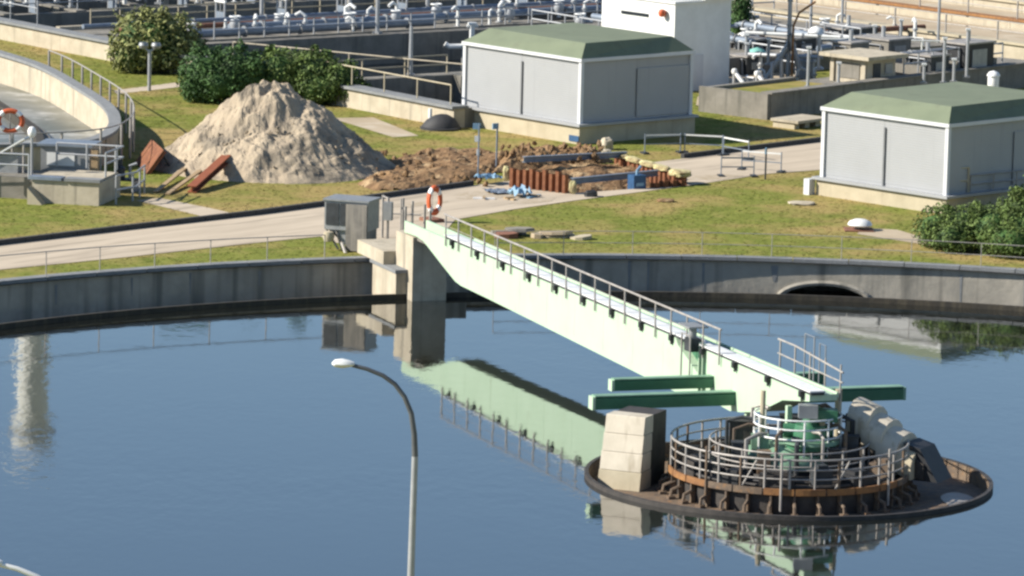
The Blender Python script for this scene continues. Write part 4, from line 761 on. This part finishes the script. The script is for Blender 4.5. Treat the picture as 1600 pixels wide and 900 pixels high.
for par, poly, kq in ((mound, (-6.8, -1.2, 238, 249), 70), (spoil, (-.8, 4.2, 244.2, 249.6), 90)):
    for i in range(kq):
        x, y = rng.uniform(poly[0], poly[1]), rng.uniform(poly[2], poly[3]); o = put('clod', rock[3], par, loc=(x, y, ZG+(.12 if par is mound else .55)+rng.uniform(-.05, .15))); s_ = float(rng.uniform(.06, .22)); o.scale = (s_*1.3, s_, s_); o.rotation_euler = (rng.uniform(0, 6), rng.uniform(0, 6), rng.uniform(0, 6))

# ------------------------------------------------------------------ excavation
ex = thing('excavation', 'open trench with rusty sheet piles dug across the road', 'excavation', (0, 0, 0))
field('trench_soil', [(-.3, 238.6), (2.57, 236.2), (8.4, 240.1), (5.5, 247.6), (.4, 244.0)], lambda x, y: -.75+.95*max(0, min(1, ((-.70*(x-5)+.72*(y-241.5))/3.2+.35)))+.22*nz3(x, y, .9, 6), 'soil', ex, z0=ZG, fall=.25, low=-.5)
mb = MB(); n_ = len(PIT)
for i in range(n_):
    a, b_ = PIT[i], PIT[(i+1) % n_]; mb.add([(*a, -.3), (*b_, -.3), (*b_, ZG+.02), (*a, ZG+.02)], [(0, 1, 2, 3)])
mb.build('trench_wall', 'soil', ex, fix=False)
def sheets(p0, p1, z0, z1, k, jitter=.1):
    a, b_ = Vector(p0), Vector(p1); e = b_-a; L = e.length/k; an = math.atan2(e.y, e.x); th = .02; d = .17
    pr_ = [(0, 0), (L*.2, 0), (L*.35, -d), (L*.8, -d), (L*.97, 0)]; back = [(x, y+th) for x, y in pr_[::-1]]
    me = MB().prism(pr_+back, 'z', 0, z1-z0).mesh('sheet_pile', 'rust')
    for i in range(k): q = a+e*(i/k); o = put('sheet_pile', me, ex, loc=(q.x, q.y, z0+random.uniform(-jitter, jitter)), rz=an)
sheets((-.25, 238.35), (2.5, 236.45), -.1, ZG+.95, 9); sheets((4.9, 247.3), (8.15, 240.45), -.3, ZG+.42, 16, .06); sheets((6.4, 239.0), (8.05, 240.2), -.2, ZG+.30, 4, .05)
for i, (p0, p1, lab) in enumerate((((.4, 242.6, ZG+.75), (5.4, 246.6, ZG+.6), 'long grey steel waling beam across the back of the trench'), ((2.7, 237.6, ZG+.45), (6.8, 242.0, ZG+.35), 'grey steel waling beam across the front of the trench'))):
    t = thing('waling_beam', lab, 'beam', p0, 0, 'steel beams in the trench'); e = Vector(p1)-Vector(p0); L = e.length; R_ = e.to_track_quat('X', 'Z').to_matrix()
    for z0, z1, hw_, nm in ((-.14, -.11, .12, 'flange'), (.11, .14, .12, 'flange'), (-.11, .11, .012, 'web')):
        m_ = MB().box(0, L, -hw_, hw_, z0, z1); m_.v = [tuple(R_ @ Vector(v)) for v in m_.v]; m_.build(nm, 'pipe_blue', t)
def lump(label, p, sx, sy, sz, mt, nm='foam_cap', cat='foam', rz=0, grp='yellow foam caps on the sheet piles'):
    m_ = MB(); bm = bmesh.new(); bmesh.ops.create_icosphere(bm, subdivisions=3, radius=1)
    for v in bm.verts:
        v.co = Vector([math.copysign(abs(c)**.6, c) for c in v.co]); v.co *= 1+.22*noise.noise(v.co*1.9+Vector(p))
        v.co = Vector((v.co.x*sx, v.co.y*sy, v.co.z*sz))
    me = bpy.data.meshes.new(nm); bm.to_mesh(me); bm.free(); me.materials.append(M[mt]); o = put(nm, me, None, loc=p, rz=rz); return tag(o, label, cat, grp)
for i, (f0, lab) in enumerate(((.08, 'first from the left'), (.28, 'second from the left'), (.48, 'third from the left'), (.68, 'fourth from the left'), (.93, 'large rightmost one'))):
    lump('yellow foam cap on the right sheet piles, '+lab, (4.9+3.25*f0-.08, 247.3-6.85*f0-.1, ZG+.52), .72 if i < 4 else .6, .22 if i < 4 else .45, .13+.05*(i == 4), 'yellow', rz=-1.13)
lump('yellow foam block at the left end of the left sheet piles', (-.4, 238.5, ZG+.6), .16, .16, .36, 'yellow'); lump('yellow foam block at the right end of the left sheet piles', (2.72, 236.35, ZG+.32), .17, .15, .3, 'yellow')
pu = thing('trench_pump', 'dark blue pump box standing in the trench', 'pump', (5.75, 238.9, ZG-.3), .5); MB().box(-.33, .33, -.3, .3, 0, .95).build('casing', 'blue', pu); MB().box(-.2, .2, -.32, -.302, .45, .6).build('plate', 'light_blue', pu); MB().tube([(0, 0, .95), (0, 0, 1.15), (.3, .2, 1.3)], .07, 8).build('hose_stub', 'light_blue', pu, True)
lump('black rubble bag on the near trench edge', (3.55, 235.6, ZG+.12), .30, .22, .2, 'black', 'rubble_bag', 'bag', 0, 'bags by the trench')
lump('dark patch of spilled gravel in the grass', (7.0, 234.6, ZG+.04), .4, .3, .1, 'soil', 'gravel_patch', 'gravel', 0, 'patches')
# mud trodden onto the road
for i, (cx_, cy_, rx_, ry_) in enumerate(((-1.2, 235.4, 2.0, 1.1), (9.6, 243.4, 1.6, .8), (.9, 233.6, 1.3, .5), (-4.2, 231.6, 1.6, .45))):
    rr_ = [1+.35*noise.noise(Vector((math.cos(t_)*1.5+i*5, math.sin(t_)*1.5, 1)))+.2*noise.noise(Vector((math.cos(t_)*5+i, math.sin(t_)*5, 2))) for t_ in [2*PI*k/40 for k in range(40)]]
    o = MB().add([(cx_+(rx_*math.cos(2*PI*k/40)*.66-ry_*math.sin(2*PI*k/40)*.75)*rr_[k], cy_+(rx_*math.cos(2*PI*k/40)*.75+ry_*math.sin(2*PI*k/40)*.66)*rr_[k], ZG+.026) for k in range(40)], [tuple(range(40))]).build('mud_smear', 'mud', None, fix=False); o['kind'] = 'structure'
# materials lying on the road
def sheet_thing(nm, label, cat, p, sx, sy, sz, mt, rz, grp=None):
    m_ = MB(); nx, ny = 8, 6; vs = [(sx*(i/nx-.5)*2, sy*(j/ny-.5)*2, .03+sz*max(0, noise.noise(Vector((i*.6+p[0], j*.7, 2)))+.35)) for j in range(ny+1) for i in range(nx+1)]
    fs = [(j*(nx+1)+i, j*(nx+1)+i+1, (j+1)*(nx+1)+i+1, (j+1)*(nx+1)+i) for j in range(ny) for i in range(nx)]
    o = m_.add(vs, fs).build(nm, mt, None, fix=False); o.location = p; o.rotation_euler = (0, 0, rz); return tag(o, label, cat, grp)
sheet_thing('crumpled_tarp', 'crumpled light blue tarpaulin lying on the road before the trench', 'tarp', (.25, 235.0, ZG+.04), .42, .55, .5, 'light_blue', .4, 'tarps on the road')
sheet_thing('crumpled_tarp', 'strip of blue tarpaulin along the kerb left of the trench', 'tarp', (-1.2, 239.1, ZG+.25), .55, .5, .25, 'light_blue', .8, 'tarps on the road')
sheet_thing('crumpled_tarp', 'pale grey-blue sheet flattened on the road', 'tarp', (-.75, 236.1, ZG+.04), .55, .7, .12, 'pipe_blue', .4, 'tarps on the road')
for i, (p, sz) in enumerate((((-1.4, 233.8), .5), ((.9, 234.9), .6), ((-.2, 233.9), .4))):
    t = thing('timber_offcut', 'pale timber offcut lying on the road, '+['left', 'right', 'middle'][i], 'timber', (*p, ZG+.02), i*1.1, 'timber offcuts'); MB().box(-sz, sz, -.08, .08, 0, .07).build('board', ('white_plastic', 'light_blue', 'wood')[i], t); MB().box(-.06, .06, -.3, .3, .071, .12).build('batten', 'wood', t)
# site barriers
def barrier(label, p, rz, w_=2.0, mt='white_paint', h_=1.0):
    t = thing('site_barrier', label, 'barrier', (*p, ZG), rz, 'portable site barriers')
    for x in (0, w_):
        MB().tube([(x, 0, 0), (x, 0, h_)], .03, 6).build('post', 'pipe_blue', t); MB().box(x-.14, x+.14, -.3, .3, 0, .09).build('foot', 'dark_steel', t)
    MB().box(0, w_, -.015, .015, h_*.88, h_*.95).build('board', mt, t); MB().box(0, w_, -.015, .015, h_*.45, h_*.50).build('lower_board', 'pipe_blue', t)
barrier('white site barrier behind the trench, leftmost', (6.4, 251.6), .35, 1.9); barrier('white site barrier behind the trench, second from left', (8.4, 252.3), -.2, 1.9); barrier('white site barrier behind the trench, third from left', (10.3, 251.6), -.9, 1.9)
barrier('white site barrier across the road right of the trench', (11.0, 246.5), -.35, 2.0); barrier('pale site barrier at the near road edge', (9.9, 243.8), .15, 1.6, 'pipe_blue')
for i, (p, lab) in enumerate((((-1.75, 241.0), 'tall thin pole with white and blue marker plates left of the trench'), ((-.9, 244.5), 'second thin marker pole behind the earth ridge'), ((12.0, 243.2), 'thin dark marker pole on the grass right of the trench'))):
    t = thing('marker_pole', lab, 'pole', (*p, ZG), i*.7, 'marker poles'); H_ = (2.6, 2.2, 1.5)[i]; MB().tube([(0, 0, 0), (0, 0, H_)], .045, 6).build('pole', 'pipe_blue' if i < 2 else 'dark_steel', t)
    for j, z in enumerate((H_-.25, H_-.85, H_-1.5)[:3 if i == 0 else 1]): MB().box(-.3+.1*j, .06, -.03, .03, z, z+.28).build('marker_plate', ('light_blue', 'white_paint', 'white_paint')[j], t)

# rusty plate, beam, planks by the heap
rp = thing('rusty_plate', 'rusty steel skip plate leaning at the left foot of the sand heap', 'plate', (-17.4, 240.6, ZG), .95)
rp.location = (0, 0, 0); rp.rotation_euler = (0, 0, 0)
B0, B1, UP = Vector((-18.2, 243.4, ZG)), Vector((-17.35, 239.5, ZG)), Vector((.78, .25, 1.12)); nn_ = (B1-B0).cross(UP).normalized()*.05
def slantbox(f0, f1, g0, g1, t0, t1):
    P = lambda f, g2, t: B0+(B1-B0)*f+UP*g2+nn_*t
    return MB().add([P(f, g2, t) for t in (t0, t1) for f, g2 in ((f0, g0), (f1, g0), (f1, g1), (f0, g1))], [(0, 1, 2, 3), (4, 5, 6, 7), (0, 1, 5, 4), (1, 2, 6, 5), (2, 3, 7, 6), (3, 0, 4, 7)])
slantbox(0, 1, 0, 1, -1, 1).build('plate', 'rust', rp)
for f in (0, .48, .97): slantbox(f, f+.03, 0, 1, -2.5, -1.01).build('rib', 'red_rust', rp)
for f in (.1, .8): q = B0+(B1-B0)*f; MB().tube([q+UP*.9, q+Vector((1.3, .4, 0))], .06, 6).build('prop', 'dark_steel', rp)
rbm = thing('rusty_girder', 'orange rusty steel beam propped on the foot of the sand heap', 'beam', (-14.85, 233.5, ZG), 0)
e = Vector((1.75, 8.4, 1.0)); L = e.length; R_ = e.to_track_quat('X', 'Z').to_matrix()
for x0, x1, y0, y1, z0, z1, nm in ((0, L, -.22, .22, .22, .26, 'flange'), (0, L, -.22, .22, -.06, -.02, 'flange'), (0, L, -.03, .03, -.02, .22, 'web')):
    m_ = MB().box(x0, x1, y0, y1, z0, z1); m_.v = [tuple(R_ @ Vector(v)+Vector((0, 0, .08))) for v in m_.v]; m_.build(nm, 'red_rust', rbm)
for i, (p, q, lab) in enumerate((((-16.5, 233.2), (-15.6, 239.6), 'pale timber plank in the grass, left of the pair'), ((-15.9, 232.6), (-14.75, 239.6), 'pale timber plank in the grass, right of the pair'))):
    e = Vector((q[0]-p[0], q[1]-p[1], .25)); t = put('timber_plank', None); COL.objects.unlink(t); bpy.data.objects.remove(t)
    R_ = e.to_track_quat('X', 'Z').to_matrix(); m_ = MB().box(0, e.length, -.11, .11, .0, .07); m_.v = [tuple(R_ @ Vector(v)) for v in m_.v]; o = m_.build('timber_plank', 'wood'); o.location = (*p, ZG+.03); tag(o, lab, 'plank', 'timber planks')

# rubble of slabs by the rim
for i, (x, y, z, sx, sy, sz, rz, mt_, lab) in enumerate(((-.2, 222.9, 0, .85, .45, .16, .2, 'concrete', 'grey broken slab leaning on the rubble by the rim, leftmost'), (-.35, 221.9, 0, .55, .45, .22, -.3, 'brick_red', 'reddish broken block in the rubble by the rim'), (.2, 222.4, .22, .75, .38, .14, -.35, 'concrete', 'dark grey slab on top of the rubble by the rim'), (1.75, 222.5, 0, .95, .5, .13, .05, 'plinth', 'pale slab lying flat by the rim, right of the rubble'), (1.9, 222.3, .14, .8, .4, .13, -.1, 'tan_slab', 'tan slab stacked on the pale slab by the rim'), (3.0, 222.0, 0, .5, .4, .14, .4, 'plinth', 'small pale slab at the right end of the slabs'), (1.0, 222.0, 0, .3, .3, .2, .8, 'tan_slab', 'small tan stone between the two slab heaps'))):
    m_ = MB(); k = 7; pts = [(sx*math.cos(2*PI*j/k)*random.uniform(.8, 1.1), sy*math.sin(2*PI*j/k)*random.uniform(.8, 1.1)) for j in range(k)]
    o = m_.prism(pts, 'z', 0, sz).build('broken_slab', mt_); o.location = (x, y, ZG+z+.01); o.rotation_euler = (random.uniform(-.1, .15), random.uniform(-.15, .1), rz); tag(o, lab, 'slab', 'broken slabs by the rim')
# vents, domes, small slabs
mv = thing('mushroom_vent', 'white mushroom vent with domed cap on the grass by the hedge', 'vent', (15.5, 226.9, ZG))
MB().lathe([(0, .52), (.25, .5), (.48, .40), (.56, .26), (.50, .20), (.2, .22)], 24).build('cap', 'white_paint', mv, True); MB().lathe([(.2, 0), (.2, .24)], 16).build('stem', 'concrete', mv, True); MB().box(-.7, .6, -.6, .6, 0, .06).build('base_slab', 'brick_red', mv)
cdt_sheet('slab_path', [(15.3, 225.6), (18.4, 222.6), (18.7, 224.0), (17.2, 227.3), (15.6, 227.6)], [], ZG+.016, 'tan_slab')
dd = thing('black_mound', 'black rounded cover on the grass by the left clad building', 'cover', (-3.85, 261.0-1.6, ZG)); m_ = MB().lathe([(0, .78), (.35, .75), (.7, .55), (.92, .22), (.96, 0)], 24); m_.v = [(x*1.05, y*.8, z*(1-.25*(x < 0)*abs(x))) for x, y, z in m_.v]; m_.build('cover_shell', 'tyre_black', dd, True); MB().tube([(-.55, .35, .2), (-.55, .35, 1.0)], .1, 8).build('vent_pipe', 'white_paint', dd); MB().lathe([(.93, .0), (1.05, 0), (1.05, .1), (.93, .12)], 24).build('edge_ring', 'tyre_black', dd, True)
lump('pale boulder standing at the corner of the left clad building', (4.55, 252.9, ZG+.25), .28, .3, .34, 'concrete_pale', 'boulder', 'stone', .3, 'stones'); lump('flat pale stone beside the boulder near the left clad building', (4.5, 251.3, ZG+.08), .25, .2, .13, 'concrete_pale', 'boulder', 'stone', 0, 'stones'); lump('flat stone on the dry grass left of the right clad building', (13.3, 234.9, ZG+.05), .6, .5, .08, 'concrete_pale', 'boulder', 'stone', 0, 'stones')
# twin lamp post near the shrubs
tl = thing('twin_floodlight', 'short grey post carrying two round floodlights before the shrubs', 'lamp', (-19.7, 272.6, ZG)); MB().tube([(0, 0, 0), (0, 0, 2.2)], .10, 10).build('post', 'pole_grey', tl); MB().tube([(-.32, 0, 2.35), (0, 0, 2.1), (.32, 0, 2.35)], .06, 8).build('yoke', 'pole_grey', tl)
for sx in (-1, 1): MB().lathe([(0, .12), (.22, .10), (.27, -.05), (.2, -.2), (0, -.22)], 14, (sx*.34, 0, 2.5)).build('floodlight', 'galv', tl, True); MB().lathe([(0, .135), (.15, .125)], 12, (sx*.34, 0, 2.5)).build('lens', 'glass', tl)

# ------------------------------------------------------------------ shrubs and trees
def foliage(lobes, count, leaf, seed):
    """leaf quads filling the shells of several noisy lobes"""
    r_ = np.random.default_rng(seed); vs = []; fs = []
    vol = np.array([a*b_*c for (_, _, _, a, b_, c) in lobes])**.67; pr_ = vol/vol.sum()
    which = r_.choice(len(lobes), count, p=pr_); d = r_.normal(size=(count, 3)); d /= np.linalg.norm(d, axis=1)[:, None]
    for i in range(count):
        x, y, z, a, b_, c = lobes[which[i]]; dv = d[i]
        bumpy = 1+.22*noise.noise(Vector((dv[0]*2.6+x, dv[1]*2.6+y, dv[2]*2.6+seed)))+.12*noise.noise(Vector((dv[0]*7+x, dv[1]*7+y, dv[2]*7+seed)))
        s_ = bumpy*(r_.uniform(.55, 1)**.45)*(1.0 if r_.random() > .07 else r_.uniform(1.05, 1.22))
        p = np.array([x+dv[0]*a*s_, y+dv[1]*b_*s_, z+dv[2]*c*s_])
        if p[2] < .03: continue
        if noise.noise(Vector((p[0]*1.7+seed, p[1]*1.7, p[2]*1.7))) < -.30 and r_.random() < .8: continue
        nrm = dv*.9+r_.normal(size=3)*.75+np.array([0, 0, .3]); nrm /= np.linalg.norm(nrm); t = np.cross(nrm, r_.normal(size=3)); t /= np.linalg.norm(t)+1e-9; u = np.cross(nrm, t)
        L = leaf*r_.uniform(.6, 1.3); W = L*.5; k = len(vs)
        vs += [tuple(p-t*L*.5), tuple(p+u*W*.5), tuple(p+t*L*.6), tuple(p-u*W*.5)]; fs.append((k, k+1, k+2, k+3))
    m_ = MB(); m_.v = vs; m_.f = fs; return m_
def shrub(label, loc, lobes, count, leaf, mt, seed, name='shrub', cat='shrub', grp='shrubs'):
    r2 = random.Random(seed); main = list(lobes); lobes = list(lobes)
    for _ in range(16):
        x, y, z, a, b_, c = r2.choice(main); th, ph = r2.uniform(0, 2*PI), r2.uniform(.0, 1.3); q = r2.uniform(.22, .5)
        lobes.append((x+a*.95*math.cos(th)*math.cos(ph), y+b_*.95*math.sin(th)*math.cos(ph), z+c*.95*math.sin(ph), q, q, q*r2.uniform(.8, 1.5)))
    t = thing(name, label, cat, (*loc, ZG), 0, grp); foliage(lobes, count, leaf, seed).build('crown', mt, t, fix=False)
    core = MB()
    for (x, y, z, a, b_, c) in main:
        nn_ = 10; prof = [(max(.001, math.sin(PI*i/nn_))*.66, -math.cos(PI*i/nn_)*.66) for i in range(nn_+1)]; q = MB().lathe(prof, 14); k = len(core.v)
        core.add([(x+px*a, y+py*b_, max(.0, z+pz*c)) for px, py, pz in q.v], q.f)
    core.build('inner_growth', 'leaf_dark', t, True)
    for i, (x, y, z, a, b_, c) in enumerate(main[:4]): MB().tube([(x*.4, y*.4, -.1), (x*.7, y*.7, z*.5), (x, y, z)], [.12, .08, .04], 7).build('stem', 'bark', t)
    return t
shrub('large olive green shrub behind the twin floodlight', (-20.0, 281.2), [(-.9, 0, 1.6, 1.7, 1.7, 1.9), (.9, .2, 1.5, 1.8, 1.7, 1.8), (0, -.5, 2.2, 1.3, 1.2, 1.25), (1.9, 0, 1.0, 1.2, 1.2, 1.2), (-1.4, -.4, .9, 1.2, 1.2, 1.0)], 9000, .26, 'leaf_olive', 3)
shrub('dense dark green rounded shrub left of the sand heap', (-15.7, 268.4), [(-.8, 0, 1.4, 1.5, 1.5, 1.5), (.8, .2, 1.5, 1.6, 1.5, 1.55), (0, -.6, 1.0, 1.5, 1.2, 1.1), (1.6, 0, 1.1, 1.2, 1.2, 1.1), (-1.3, -.3, .8, .9, .9, .9)], 10000, .2, 'leaf_dark', 5)
shrub('broad mixed green shrub behind the sand heap peak', (-11.0, 269.2), [(-1.6, .3, 1.5, 1.7, 1.5, 1.35), (.2, .2, 1.5, 1.7, 1.5, 1.3), (1.6, -.2, 1.1, 1.4, 1.3, 1.2), (2.4, -.5, .6, 1.0, 1.0, .8), (.4, -.8, .9, 1.5, 1.2, 1.0)], 11000, .22, 'leaf_mid', 8)
hd = shrub('clipped dark green hedge in front of the right clad building', (20.9, 220.6), [(-2.4, 1.6, .8, 1.0, 1.2, .95), (-1.3, .9, .95, 1.2, 1.2, 1.1), (0, .2, 1.0, 1.3, 1.2, 1.15), (1.4, -.2, 1.0, 1.3, 1.2, 1.15), (2.8, -.4, 1.0, 1.3, 1.2, 1.2), (-1.8, .4, .6, 1.0, 1.0, .8), (.6, -.9, .7, 1.3, 1.0, .8)], 16000, .15, 'leaf_mid', 12, 'hedge', 'hedge')
shrub('upper leafy shrub behind the hedge at the right picture edge', (24.2, 231.6), [(0, 0, 1.0, 1.3, 1.1, 1.0), (-1.1, -.6, .6, .9, .8, .7), (1.2, .3, 1.1, 1.2, 1.1, 1.1)], 6000, .17, 'leaf_mid', 15)
shrub('dark shrub in the shade right of the white block', (12.9, 300.5), [(0, 0, 1.4, .7, .8, 1.5), (.3, 0, 2.2, .5, .5, .9)], 2500, .2, 'leaf_dark', 18)
# tall things beyond the top of the frame that show only as reflections in the water
tw = thing('white_tower', 'tall white round tower far behind, mirrored in the water at left', 'tower', (-35.2, 372, ZG))
MB().lathe([(1.2, 0), (1.1, 34), (1.5, 35), (1.5, 36.5), (0, 37)], 32).build('shaft', 'white_paint', tw, True); MB().lathe([(1.52, 35.2), (1.8, 35.2), (1.8, 35.5), (1.52, 35.5), (1.52, 35.2)], 32).build('gallery', 'concrete', tw, True); MB().box(-.5, .5, -1.3, -1.1, 0, 2.2).build('door', 'dark_steel', tw)
te = thing('teal_tower', 'slim teal process tower far behind, mirrored near the far wall', 'tower', (-24.2, 375, ZG)); MB().box(-1.6, 1.6, -1.5, 1.5, 0, 27).build('tower_body', 'teal', te); MB().box(-1.8, 1.8, -1.7, 1.7, 27, 27.4).build('tower_roof', 'galv', te); MB().box(-1.0, 1.0, -1.7, -1.51, 3, 5).build('louvre', 'dark_steel', te)
for i, (x, y, h_, c_) in enumerate(((-19.5, 377, 26, 'left'), (-16.0, 380, 27.5, 'middle'), (-12.6, 378, 25, 'right'))):
    t = thing('poplar_tree', 'tall dark poplar far beyond the basins, '+c_+' of three', 'tree', (x, y, ZG), 0, 'far poplars'); lob = [(.3*math.sin(k*2.1), .3*math.cos(k*1.7), 4+(h_-6)*k/6, 1.7*(1-.08*k), 1.7*(1-.08*k), 3.2) for k in range(7)]
    foliage(lob, 3500, .55, 30+i).build('crown', 'leaf_dark', t, fix=False); MB().tube([(0, 0, 0), (.1, 0, h_*.5), (0, 0, h_*.9)], [.35, .22, .06], 8).build('trunk', 'bark', t)

# ------------------------------------------------------------------ grass tufts
N0 = 70000
X = rng.uniform(-32, 34, N0); Y = rng.uniform(208, 300, N0)
keep = np.abs(X) < (Y*.105+2); keep &= np.hypot(X-TC[0], Y-TC[1]) > TR+.45; keep &= ~inpoly(X, Y, LPATH)
for poly in (ROAD_F+ROAD_N[::-1], PIT, HOLES[2], [gg(9.4, -.2), gg(-.4, -.2), gg(-.4, 8), gg(9.4, 8)], [(19.9, 232.5), (14.2, 238.2), (20.9, 244.9), (26.6, 239.3)], [(15.3, 225.6), (18.4, 222.6), (18.7, 224.0), (17.2, 227.3), (15.6, 227.6)], [gg(30, 24), gg(-2, 24), gg(-2, 80), gg(60, 80)], [(9.6, 272.2), (11.9, 270.6), (13.4, 273.0), (14.6, 282), (9.8, 280)], [(-17.2, 230.6), (-13.48, 225.5), (-12.2, 226.7), (-13.6, 228.6), (-16.2, 231.6)], [(-21.3, 270.8), (-18.5, 274.3), (-17.6, 275.6), (-18.6, 276.6), (-21.6, 272.3)], [(-9.6, 262.8), (-6.2, 255.6), (-4.9, 256.4), (-7.4, 263.4)]):
    keep &= ~inpoly(X, Y, poly) | ((edged(X, Y, poly) < .16) if len(poly) > 20 or len(poly) == 5 and poly is not PIT else False)
keep &= np.hypot(X-PC[0], Y-PC[1]) > PRD-.3
X, Y = X[keep], Y[keep]; vs = []; fs = []
for x, y in zip(X.tolist(), Y.tolist()):
    for q in range(2):
        a = random.uniform(0, 2*PI); h_ = random.uniform(.012, .03); c, s_ = math.cos(a)*.07, math.sin(a)*.07; k = len(vs); ox, oy = -s_*1.8, c*1.8
        vs += [(x-c, y-s_, ZG+.002), (x+c, y+s_, ZG+.002), (x+ox, y+oy, ZG+h_)]; fs.append((k, k+1, k+2))
mb = MB(); mb.v = vs; mb.f = fs; g_ = mb.build('grass_tufts', 'grass_blade', None, fix=False); g_.data.normals_split_custom_set_from_vertices([(0, 0, 1)]*len(vs)); g_['kind'] = 'stuff'; g_['label'] = 'short rough grass on the lawns'
